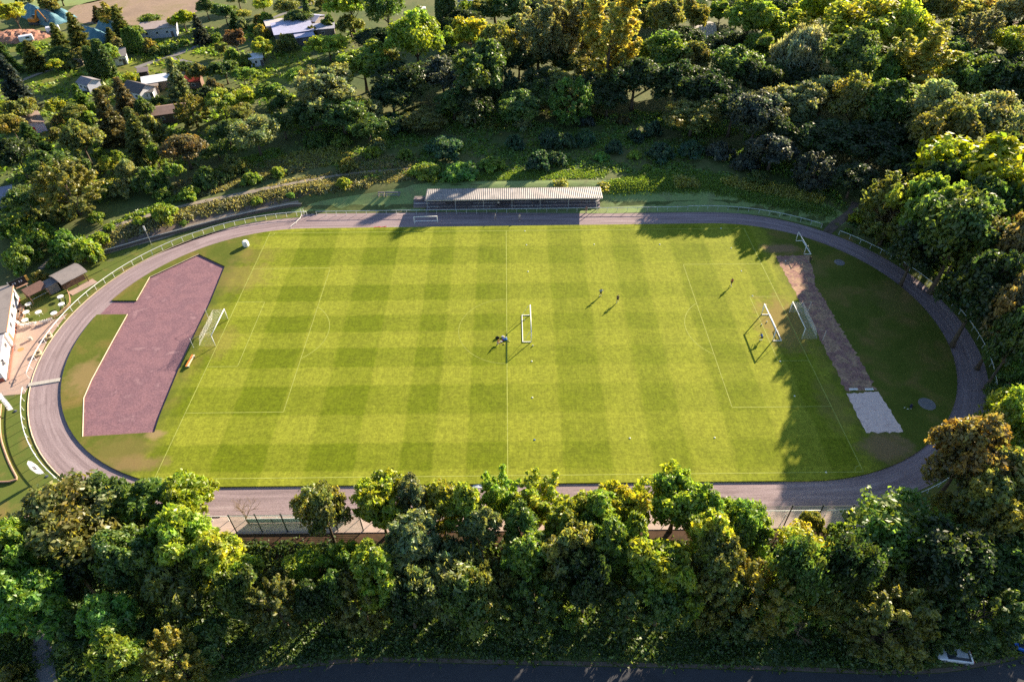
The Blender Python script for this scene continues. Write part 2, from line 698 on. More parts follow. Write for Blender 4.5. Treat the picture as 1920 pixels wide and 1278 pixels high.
def flat_tri(name, pts, mat, z):
    bm = bmesh.new()
    fc = bm.faces.new([bm.verts.new((x, y, z)) for x, y in pts])
    fc.normal_update()
    if fc.normal.z < 0:
        fc.normal_flip()
    bmesh.ops.triangulate(bm, faces=[fc], ngon_method='EAR_CLIP')
    me = bpy.data.meshes.new(name)
    bm.to_mesh(me)
    bm.free()
    me.materials.append(mat)
    o = bpy.data.objects.new(name, me)
    COL.objects.link(o)
    return struct(o)


flat_tri('long_jump_runway', ragged([pa(*q) for q in [(1454, 480), (1519, 479), (1523, 500), (1532, 540), (1560, 585), (1592, 640), (1645, 731), (1586, 732), (1540, 640), (1501, 567)]], .5, .16, 3), M_RUN, GZ + .008)
flat_tri('sand_pit', ragged([pa(*q) for q in [(1587, 737), (1647, 734), (1694, 809), (1624, 811)]], .45, .09, 5), M_SAND, GZ + .014)
for u, v, rr in ((1574, 492, 1.05), (1738, 757, 1.35)):
    p = at(u, v, GZ)
    mb = MB()
    mb.lathe([(rr, 0), (rr, .03), (rr - .06, .05)], 28, (p.x, p.y, GZ + .002))
    struct(mb.build('throwing_circle', M_GREYPATH))

# pitch markings, between the four corners measured in the photograph
c_tl, c_tr, c_br, c_bl = [Vector((*pa(*q), 0)) for q in [(506, 437), (1395, 428), (1619, 884), (289, 898)]]
PA_, PB_ = 54.0, 33.6


def pit(x, y):
    s, t = (x + PA_) / (2 * PA_), (y + PB_) / (2 * PB_)
    q = (c_bl * (1 - s) + c_br * s) * (1 - t) + (c_tl * (1 - s) + c_tr * s) * t
    return q.x, q.y


ln = MB()


def pline(P, wd=.11):
    P = [Vector((*q, 0)) for q in P]
    v, f = [], []
    for i, p in enumerate(P):
        d = (P[min(i + 1, len(P) - 1)] - P[max(i - 1, 0)]).normalized()
        s = Vector((-d.y, d.x, 0)) * wd / 2
        v += [(p + s).to_tuple()[:2] + (GZ + .006,), (p - s).to_tuple()[:2] + (GZ + .006,)]
    for i in range(len(P) - 1):
        f.append((2 * i, 2 * i + 1, 2 * i + 3, 2 * i + 2))
    ln.add(v, f)


W_ = .06
a, b = PA_, PB_
pline([pit(-a, -b), pit(-a, b)]); pline([pit(a, -b), pit(a, b)])
pline([pit(-a + .1, b), pit(a - .1, b)]); pline([pit(-a + .1, -b), pit(a - .1, -b)]); pline([pit(0, -b + .1), pit(0, b - .1)])
for sgn in (-1, 1):
    for dx, hw in ((16.5, 20.16), (5.5, 9.16)):
        pline([pit(sgn * (a - .1), hw), pit(sgn * (a - dx), hw)], .1)
        pline([pit(sgn * (a - .1), -hw), pit(sgn * (a - dx), -hw)], .1)
        pline([pit(sgn * (a - dx), hw - .1), pit(sgn * (a - dx), -hw + .1)], .1)
    cxp = sgn * (a - 11)
    th = math.acos(5.6 / 9.15)
    pline([pit(cxp - sgn * 9.15 * math.cos(q), 9.15 * math.sin(q)) for q in np.linspace(-th, th, 16)], .09)
pline([pit(9.15 * math.cos(q), 9.15 * math.sin(q)) for q in np.linspace(PI / 2 + .02, 3 * PI / 2 - .02, 24)], .07)
for sx_, sy_ in ((-1, 1), (1, -1)):
    pline([pit(sx_ * (a - 1.2 * math.cos(q)), sy_ * (b - 1.2 * math.sin(q))) for q in np.linspace(.1, PI / 2 - .1, 8)], .1)
struct(ln.build('pitch_markings', M_LINE))

# walkway along the near straight and the surfaces outside the oval
yf = at(1000, 995).y
flat('walkway', [(-46, -40.02), (58, -40.02), (62, -38.0), (66, -43.8), (60, yf), (-50, yf), (-52, -41)], M_WALK, .010)
flat('asphalt_forecourt', [(-49, 40.05), (22.5, 40.05), (22.3, 41.6), (-20, 42.0), (-49, 42.3)], M_TRACK, .012)
patch('lawn', px([(0, 748), (34, 742), (46, 760), (50, 815), (78, 866), (101, 893), (150, 935), (150, 985), (60, 1010), (0, 1020), (-60, 960), (-60, 780)]), M_LAWN, .015)
patch('lawn', px([(38, 562), (70, 545), (112, 518), (190, 480), (300, 452), (440, 412), (560, 395), (563, 403), (479, 416), (437, 426), (362, 451), (300, 475), (240, 504), (190, 536), (146, 574), (122, 594), (100, 600), (35, 608)]), M_LAWN, .02, smooth=False)
flat('paved_yard', [tuple(at(u, v))[:2] for u, v in [(27, 607), (105, 598), (128, 586), (112, 607), (88, 640), (55, 722), (46, 738), (0, 742), (-80, 745), (-80, 715), (10, 716)]], M_PAVE, .026)
patch('bank_lawn', px([(545, 397), (600, 378), (690, 363), (760, 352), (800, 343), (960, 340), (1130, 338), (1220, 350), (1330, 345), (1450, 368), (1540, 380), (1580, 400), (1590, 416), (1545, 428), (1440, 406), (1335, 398), (1190, 399), (1122, 400), (800, 397), (690, 391)]), M_BANK, .045)
patch('bare_slope', px([(205, 470), (228, 440), (262, 425), (300, 415), (350, 400), (430, 380), (520, 362), (560, 352), (600, 352), (560, 372), (480, 392), (400, 413), (330, 437), (270, 455)]), M_SOIL, .05)
strip('path', px([(74, 505), (100, 484), (128, 465), (165, 446), (205, 428), (245, 414), (290, 401), (345, 386), (400, 374), (470, 360), (540, 346), (620, 331), (700, 322), (770, 316)]), 1.3, M_PATH, .09)
strip('path', px([(196, 474), (240, 461), (300, 446), (360, 424), (430, 405), (500, 392), (560, 380)]), 1.2, M_PATH, .10)
strip('path', px([(1551, 436), (1566, 420), (1580, 411), (1596, 398), (1604, 380)]), 1.9, M_SOIL, .10)
strip('path', px([(78, 1165), (82, 1195), (80, 1225), (85, 1260), (95, 1300)]), 2.1, M_GREYPATH, .06)
strip('path', px([(-20, 1002), (10, 990), (30, 980), (60, 965)]), 1.0, M_PAVE, .06)
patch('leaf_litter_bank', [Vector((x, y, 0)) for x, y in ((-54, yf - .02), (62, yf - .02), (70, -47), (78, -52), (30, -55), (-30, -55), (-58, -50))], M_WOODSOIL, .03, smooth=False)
rp = px([(420, 1290), (452, 1272), (520, 1258), (620, 1246), (720, 1241), (960, 1246), (1200, 1251), (1440, 1257), (1640, 1264), (1760, 1262), (1830, 1252), (1900, 1238), (1990, 1215)])
road = [(p.x, p.y) for p in smooth_line(rp, 2)] + [(90, -52), (90, -75), (-40, -75)]
flat('road', road, M_ROAD, H(0, -62) + .03)
strip('road_verge', [p + Vector((0, .35, 0)) for p in rp], .5, M_SOIL, .06)

# gardens and fields far behind
for nm, pts, mt in [
    ('lawn', [(36, 152), (60, 148), (128, 124), (166, 136), (172, 152), (140, 165), (60, 180), (42, 170)], M_LAWN2),
    ('lawn', [(470, 150), (505, 118), (545, 94), (580, 93), (578, 118), (552, 148), (520, 166), (480, 165)], M_LAWN2),
    ('lawn', [(335, 104), (375, 88), (415, 78), (418, 110), (380, 118), (345, 112)], M_LAWN2),
    ('lawn', [(210, 125), (250, 112), (300, 105), (330, 115), (300, 135), (255, 160), (215, 170), (190, 150)], M_LAWN2),
    ('lawn', [(180, 175), (235, 150), (262, 152), (250, 190), (200, 200)], M_LAWN2),
    ('lawn', [(250, 195), (330, 178), (350, 200), (300, 225), (252, 222)], M_LAWN2),
    ('lawn', [(690, 60), (712, 55), (718, 75), (702, 82)], M_LAWN2),
    ('lawn', [(488, 40), (520, 22), (560, 10), (600, 20), (560, 50), (510, 60), (490, 52)], M_LAWN2),
    ('dry_field', [(140, 12), (260, -12), (390, -14), (388, 12), (330, 38), (270, 48), (200, 46), (130, 40)], M_FIELD),
    ('field', [(-30, -10), (60, -14), (240, -18), (170, 6), (90, 16), (20, 20)], M_BANK),
    ('lawn', [(0, 82), (60, 70), (120, 60), (130, 80), (80, 92), (10, 100)], M_LAWN2),
    ('garden_bed', [(318, 128), (350, 118), (366, 126), (345, 140), (322, 142)], M_SOIL),
    ('paved_lot', [(1296, 52), (1330, 40), (1341, 44), (1344, 72), (1322, 92), (1300, 84)], M_CONC),
    ('dry_field', [(1862, 62), (1900, 40), (1935, 40), (1935, 66), (1880, 80)], M_FIELD),
    ('lawn', [(95, 245), (130, 230), (150, 238), (140, 258), (100, 262)], M_LAWN2),
]:
    patch(nm, px(pts), mt, .05, cell=6)
strip('path', px([(255, 128), (290, 115), (308, 108), (330, 103), (368, 88), (412, 73)]), 2.2, M_GREYPATH, .10)
strip('path', px([(310, 108), (340, 114), (375, 124), (400, 132)]), 2.0, M_GREYPATH, .11)
strip('path', px([(480, 47), (515, 33), (560, 16), (592, 4)]), 1.8, M_GREYPATH, .10)
strip('path', px([(38, 153), (75, 138), (125, 122)]), 1.5, M_PATH, .10)
# ------------------------------------------------------------------ foliage
def leaf_mat():
    t = NT('leaves')
    oc = t.n('ShaderNodeObjectInfo').outputs['Color']
    a1 = t.n('ShaderNodeAttribute', attribute_name='tone').outputs['Fac']
    a2 = t.n('ShaderNodeAttribute', attribute_name='hue').outputs['Fac']
    warm = t.mix(1.0, oc, (1.45, 1.10, .62), 'MULTIPLY')
    cool = t.mix(1.0, oc, (.72, .95, 1.05), 'MULTIPLY')
    c = t.mix(a2, cool, warm)
    g = t.n('ShaderNodeCombineColor')
    for i in range(3):
        t.l(a1, g.inputs[i])
    c = t.mix(1.0, c, g.outputs[0], 'MULTIPLY')
    d = t.n('ShaderNodeBsdfDiffuse')
    tr = t.n('ShaderNodeBsdfTranslucent')
    t.l(c, d.inputs[0])
    t.l(t.mix(1.0, c, (1.35, 1.25, .55), 'MULTIPLY'), tr.inputs[0])
    mx = t.n('ShaderNodeMixShader', i={0: .58})
    t.l(d.outputs[0], mx.inputs[1])
    t.l(tr.outputs[0], mx.inputs[2])
    gl = t.n('ShaderNodeBsdfGlossy', i={'Roughness': .45, 'Color': (.9, .9, .85, 1)})
    m2 = t.n('ShaderNodeMixShader', i={0: .035})
    t.l(mx.outputs[0], m2.inputs[1])
    t.l(gl.outputs[0], m2.inputs[2])
    o = t.n('ShaderNodeOutputMaterial')
    t.l(m2.outputs[0], o.inputs[0])
    return t.m


M_LEAF = leaf_mat()
M_BARK = surf('bark', [(.085, .062, .045), (.14, .105, .075)], 2.0, 8.0, .95, .5, .3)
M_TWIG = surf('dry_twigs', [(.27, .185, .12), (.20, .135, .09)], 2.0, 8.0, .95, .3, .25)
rng = np.random.default_rng(11)


def leaf_quads(P, Nn, size, elong=1.7, droop=0.0, up=0.0):
    """one small four-cornered leaf spray per point, facing roughly along Nn"""
    n = len(P)
    Nn = Nn + rng.normal(0, .55, (n, 3)) + np.array([0, 0, up])
    Nn /= np.linalg.norm(Nn, axis=1, keepdims=True) + 1e-9
    T = rng.normal(0, 1, (n, 3))
    if droop:
        T = T * .35 + np.array([0, 0, -droop])
    T -= Nn * (T * Nn).sum(1, keepdims=True)
    T /= np.linalg.norm(T, axis=1, keepdims=True) + 1e-9
    B = np.cross(Nn, T)
    s = (size * rng.uniform(.65, 1.35, n))[:, None]
    a = T * s * .5 * elong
    b = B * s * .5
    k = rng.uniform(-.25, .25, (n, 1)) * s
    V = np.stack([P - a, P - b * .9 + a * .1 + Nn * k, P + a, P + b + a * .05 + Nn * k], 1)
    return V.reshape(-1, 3)


def leaf_mesh(name, V, tone, hue, mat=None):
    n = len(V) // 4
    me = bpy.data.meshes.new(name)
    me.vertices.add(n * 4)
    me.vertices.foreach_set('co', V.astype(np.float32).ravel())
    me.loops.add(n * 4)
    me.loops.foreach_set('vertex_index', np.arange(n * 4, dtype=np.int32))
    me.polygons.add(n)
    me.polygons.foreach_set('loop_start', np.arange(0, n * 4, 4, dtype=np.int32))
    for nm, a in (('tone', tone), ('hue', hue)):
        at_ = me.attributes.new(nm, 'FLOAT', 'POINT')
        at_.data.foreach_set('value', np.repeat(np.clip(a, 0, 2), 4).astype(np.float32))
    me.update(calc_edges=True)
    me.materials.append(mat or M_LEAF)
    return me


def sph(n):
    d = rng.normal(0, 1, (n, 3))
    return d / np.linalg.norm(d, axis=1, keepdims=True)


class Crown:
    def __init__(s):
        s.V, s.t, s.h = [], [], []
        s.tips = []

    def clump(s, c, r, n, size, out=None, sq=1.0, elong=1.7, droop=0.0, tone=None, hue=None, up=.25):
        d = sph(n)
        rr = r * rng.uniform(.05, 1, n) ** .45
        P = c + d * rr[:, None] * np.array([1, 1, sq])
        if droop:
            P[:, 2] -= np.abs(rng.normal(0, r * .6, n))
        Nn = d * .30 + (out * .55 if out is not None else 0) + rng.normal(0, .45, (n, 3))
        s.V.append(leaf_quads(P, Nn, size, elong, droop, up))
        t0 = rng.uniform(.72, 1.25) if tone is None else tone
        h0 = rng.uniform(.2, .7) if hue is None else hue
        s.t.append(np.clip(t0 * rng.normal(1, .22, n), .35, 1.9))
        s.h.append(np.clip(h0 + rng.normal(0, .16, n), 0, 1))

    def lobe(s, c, r, nsub, nleaf, size, sq=.85, **k):
        c = np.array(c, float)
        s.tips.append(c)
        tone, hue = rng.uniform(.78, 1.2), rng.uniform(.2, .7)
        D = sph(nsub)
        D[:, 2] = np.where(D[:, 2] < -.45, -D[:, 2], D[:, 2])
        for d in D:
            p = c + d * r * rng.uniform(.72, 1.08) * np.array([1, 1, sq])
            s.clump(p, r * rng.uniform(.34, .58), nleaf, size, d, tone=tone * rng.uniform(.85, 1.15), hue=np.clip(hue + rng.normal(0, .12), 0, 1), **k)

    def mesh(s, name):
        return leaf_mesh(name, np.concatenate(s.V), np.concatenate(s.t), np.concatenate(s.h))


def trunk_mesh(name, h, r, tips, top=.75, bend=.15, nb=None, mat=None):
    mb = MB()
    pts = [(rng.normal(0, bend) * (z / h), rng.normal(0, bend) * (z / h), z) for z in np.linspace(-.3, h * top, 6)]
    mb.tube(pts, [r * 1.35] + [r * (1 - .16 * i) for i in range(1, 6)], 7)
    tips = list(tips)
    random.shuffle(tips)
    for c in tips[:nb or len(tips)]:
        z0 = max(h * .16, min(h * top * .95, c[2] - np.hypot(c[0], c[1]) * rng.uniform(.6, 1.1)))
        a = np.array([0, 0, z0])
        mid = a * .45 + np.array(c) * .55 + np.array([0, 0, rng.uniform(-.3, .4)])
        rr = r * .42 * (1 - .5 * z0 / h)
        mb.tube([a, (a + mid) / 2, mid, c], [rr, rr * .75, rr * .5, rr * .16], 5)
    me = bpy.data.meshes.new(name)
    me.from_pydata(mb.v, [], mb.f)
    me.materials.append(mat or M_BARK)
    me.polygons.foreach_set('use_smooth', [True] * len(me.polygons))
    return me


# nominal sizes: crown radius 5 m, height 12 m (each kind states its own); 'mid' is the height of the crown's middle
PROTO = {}


def proto(kind, cr, trunk, rad, height, mid, nv=1):
    PROTO.setdefault(kind, []).append((cr, trunk, rad, height, mid))


def broad(seed, feather=False, R0=5.0, z0=3.0, z1=12.0, nl=30, sq=.85, rl=(1.25, 2.1), nsub=16, nleaf=26, size=.34, squash=1.0, top=.72, irregular=.2):
    c = Crown()
    zc, hz = (z0 + z1) / 2, (z1 - z0) / 2
    k = 0
    ax = rng.uniform(0, 2 * PI)
    while k < nl:
        d = sph(1)[0]
        if d[2] < -.55:
            continue
        f = rng.uniform(.5, .84) if k > 5 else rng.uniform(.1, .45)
        wob = 1 + irregular * math.sin(2 * math.atan2(d[1], d[0]) + ax) * (1 - abs(d[2]))
        p = np.array([d[0] * R0 * f * wob, d[1] * R0 * f * wob, zc + d[2] * hz * f * squash])
        r = rng.uniform(*rl) * (1.05 - .25 * abs(d[2]))
        if feather:
            c.lobe(p, r, nsub, nleaf, size, sq * .8, elong=2.3)
        else:
            c.lobe(p, r, nsub, nleaf, size, sq)
        k += 1
    return c


for i in range(4):
    rng = np.random.default_rng(100 + i)
    c = broad(i, irregular=.12 + .08 * i, nl=(32, 26, 36, 28)[i], rl=((1.2, 2.0), (1.5, 2.4), (1.0, 1.75), (1.3, 2.1))[i])
    proto('broad', c.mesh('broad_crown'), trunk_mesh('broad_trunk', 11, .34, c.tips, nb=14), 5.6, 12, 7.5)
for i in range(2):   # airy crowns of feathery compound leaves
    rng = np.random.default_rng(200 + i)
    c = broad(i, True, nl=34, rl=(.95, 1.7), nsub=14, nleaf=24, size=.34, irregular=.3)
    proto('feather', c.mesh('feather_crown'), trunk_mesh('feather_trunk', 11, .28, c.tips, nb=20), 5.6, 12, 7.5)
for i in range(2):   # tall crowns, feathered nearly to the ground
    rng = np.random.default_rng(240 + i)
    c = broad(i, False, nleaf=24, size=.33, R0=3.9, z0=3.0, z1=17.0, nl=46, rl=(.95, 1.6), irregular=.35)
    proto('tall', c.mesh('tall_crown'), trunk_mesh('tall_trunk', 16, .28, c.tips, nb=24), 4.2, 17, 10.2)
    rng = np.random.default_rng(260 + i)
    c = broad(i, True, R0=4.0, z0=4.0, z1=17.0, nl=44, rl=(.8, 1.5), nsub=13, nleaf=24, size=.33, irregular=.45)
    proto('tallfeather', c.mesh('tall_crown'), trunk_mesh('tall_trunk', 16, .26, c.tips, nb=26), 4.3, 17, 10.6)
for i in range(2):   # fine-grained, closed, egg-shaped crown (hornbeam, beech)
    rng = np.random.default_rng(300 + i)
    c = Crown()
    for k in range(150):
        z = rng.uniform(-.95, 1)
        t = rng.uniform(0, 2 * PI)
        r = math.sqrt(1 - z * z) * (1 - .14 * z)
        d = np.array([r * math.cos(t), r * math.sin(t), z])
        p = np.array([0, 0, 6.2]) + d * np.array([4.1, 4.1, 5.0]) * rng.uniform(.72, 1.02)
        o = d + np.array([0, 0, .5])
        o /= np.linalg.norm(o)
        tone, hue = rng.uniform(.7, 1.2), rng.uniform(.25, .7)
        for j in range(4):
            c.clump(p + o * (j * .42), .62 - .11 * j, 20, .28, o, tone=tone, hue=hue, elong=2.0)
        c.tips.append(p)
    proto('dense', c.mesh('dense_crown'), trunk_mesh('dense_trunk', 9, .3, c.tips, nb=16), 4.7, 12, 6.3)
for i in range(2):   # tall oval crown of upswept plumes (poplar)
    rng = np.random.default_rng(400 + i)
    c = Crown()
    for k in range(34):
        t = rng.uniform(0, 2 * PI)
        z = rng.uniform(3.2, 14.5)
        rr = 2.9 * math.sin(min(1, (z - 1.0) / 8) * PI / 2) * (1 - .55 * max(0, (z - 9) / 8)) * rng.uniform(.35, 1)
        p = np.array([rr * math.cos(t), rr * math.sin(t), z])
        dirv = np.array([math.cos(t) * .35, math.sin(t) * .35, 1.0])
        c.tips.append(p)
        tone, hue = rng.uniform(.75, 1.2), rng.uniform(.2, .75)
        for j in range(7):
            c.clump(p + dirv * j * .5 + rng.normal(0, .22, 3), .85 - .09 * j, 40, .32, dirv * .3, 1.2, 1.8, tone=tone, hue=hue)
    proto('poplar', c.mesh('poplar_crown'), trunk_mesh('poplar_trunk', 16, .3, c.tips, top=.9, bend=.1, nb=22), 3.5, 17.2, 10.0)
rng = np.random.default_rng(500)   # willow: hanging strands of narrow leaves
for i in range(2):
    c = Crown()
    for k in range(40):
        d = sph(1)[0]
        d[2] = abs(d[2]) * .9 - .15
        p = np.array([0, 0, 5.4]) + d * np.array([4.3, 4.3, 4.6]) * rng.uniform(.55, .95)
        c.tips.append(p)
        tone, hue = rng.uniform(.75, 1.2), rng.uniform(.2, .6)
        for j in range(9):
            q = p + sph(1)[0] * np.array([1.2, 1.2, .8]) * rng.uniform(.5, 1.1)
            c.clump(q, .55, 32, .26, d * .5, 1.25, 3.2, droop=.8, tone=tone, hue=hue)
    proto('willow', c.mesh('willow_crown'), trunk_mesh('willow_trunk', 9, .38, c.tips, nb=18), 5.4, 10.6, 5.6)
for i in range(2):   # spruce: whorls of drooping boughs
    rng = np.random.default_rng(600 + i)
    c = Crown()
    Ht = 15.0
    for z in np.arange(1.4, 14.6, .5):
        L = 3.3 * (1 - (z / Ht)) ** .85 + .25
        nb = int(6 + L * 1.6)
        for b_ in range(nb):
            t = rng.uniform(0, 2 * PI)
            l = L * rng.uniform(.72, 1.1)
            tone = rng.uniform(.7, 1.2)
            for j in range(max(2, int(l / .42))):
                f = (j + .6) / max(2, int(l / .42))
                p = np.array([math.cos(t) * l * f, math.sin(t) * l * f, z - .5 * l * f ** 1.5 + .22 * l * f ** 3 + rng.normal(0, .08)])
                c.clump(p, .36, 13, .30, np.array([0, 0, .9]), .45, 2.4, .35, tone=tone, hue=rng.uniform(.1, .6), up=.7)
    proto('spruce', c.mesh('spruce_crown'), trunk_mesh('spruce_trunk', Ht, .24, [], top=.97, bend=.03), 3.3, 15.2, 6.0)
rng = np.random.default_rng(700)   # thuja: narrow flame-shaped column
c = Crown()
for k in range(330):
    z = rng.uniform(.15, 8.6)
    rr = .95 * min(1, .55 + z / 3.5) * (1 - (z / 9.2) ** 2.6)
    t = rng.uniform(0, 2 * PI)
    o = np.array([math.cos(t), math.sin(t), .9])
    c.clump(np.array([math.cos(t) * rr, math.sin(t) * rr, z]), .34, 20, .22, o, 1.5, 2.2, tone=rng.uniform(.7, 1.2), hue=rng.uniform(.2, .6))
proto('thuja', c.mesh('thuja_crown'), trunk_mesh('thuja_trunk', 8, .12, [], top=.8, bend=.02), 1.2, 9.3, 4.4)
for i in range(3):   # shrubs that carry leaves to the ground
    rng = np.random.default_rng(800 + i)
    c = Crown()
    for k in range(26):
        t, f = rng.uniform(0, 2 * PI), math.sqrt(rng.uniform(0, 1))
        z = (1 - f * f * .8) * rng.uniform(.9, 2.5) + .2
        p = np.array([2.25 * f * math.cos(t), 2.25 * f * math.sin(t), z])
        c.lobe(p, rng.uniform(.5, .9), 10, 26, (.24, .27, .22)[i], .8, elong=(1.7, 2.5, 1.6)[i])
    proto('bush', c.mesh('bush_foliage'), trunk_mesh('bush_stem', 2.2, .07, c.tips, nb=12, bend=.1), 3.0, 3.4, 1.5)


def bare_mesh(seed):
    rg = random.Random(seed)
    mb = MB()

    def grow(p, d, l, r, k):
        q = p + d * l * .5 + Vector((rg.gauss(0, .05), rg.gauss(0, .05), rg.gauss(0, .05))) * l
        e = p + d * l
        mb.tube([p, q, e], [r, r * .82, r * .62], 5, cap=False)
        if k == 0:
            return
        for _ in range(3 if k > 1 else 4):
            nd = (d + Vector((rg.gauss(0, .55), rg.gauss(0, .55), rg.gauss(.12, .35)))).normalized()
            grow(e if rg.random() < .6 else q, nd, l * rg.uniform(.6, .85), r * .55, k - 1)

    grow(Vector((0, 0, -.2)), Vector((0, 0, 1)), 2.4, .2, 5)
    me = bpy.data.meshes.new('bare_branches')
    me.from_pydata(mb.v, [], mb.f)
    me.materials.append(M_TWIG)
    return me


BARE = [bare_mesh(3), bare_mesh(8)]
# ------------------------------------------------------------------ the trees: photo pixel of the crown's middle, its width in pixels, kind, colour, height factor
C_ = dict(dk=(0.049, 0.087, 0.030), dg=(0.115, 0.190, 0.055), mg=(0.195, 0.305, 0.060), lg=(0.280, 0.390, 0.065), yg=(0.360, 0.420, 0.055), by=(0.312, 0.375, 0.025), yl=(0.370, 0.380, 0.110),
          oc=(0.350, 0.345, 0.180), og=(0.245, 0.190, 0.070), sv=(0.304, 0.312, 0.224), ol=(0.215, 0.240, 0.075), gg=(0.250, 0.300, 0.155), bn=(0.190, 0.165, 0.080), rb=(0.200, 0.130, 0.085),
          bl=(0.076, 0.156, 0.099), bs=(0.088, 0.112, 0.102), go=(0.300, 0.300, 0.080), fg=(0.170, 0.330, 0.080), ta=(0.330, 0.290, 0.150))
WORD = dict(dk='very dark green', dg='dark green', mg='mid green', lg='light green', yg='yellow-green', by='bright yellow-green', yl='yellow', oc='ochre', og='orange-brown', sv='silver-grey',
            ol='olive green', gg='grey-green', bn='brown', rb='reddish brown', bl='blue-green', bs='dark blue-grey', go='golden green', fg='fresh green')
KN = dict(broad='round tree', feather='feathery tree', tall='tall tree', tallfeather='tall feathery tree', dense='egg-shaped tree', poplar='tall poplar', willow='drooping willow', spruce='spruce', thuja='columnar conifer', bush='bush', bare='leafless tree')
NAME = dict(broad='broadleaf_tree', tall='tall_tree', tallfeather='tall_tree', feather='feathery_tree', dense='hornbeam_tree', poplar='poplar_tree', willow='willow_tree', spruce='spruce_tree', thuja='thuja_tree', bush='bush', bare='leafless_tree')
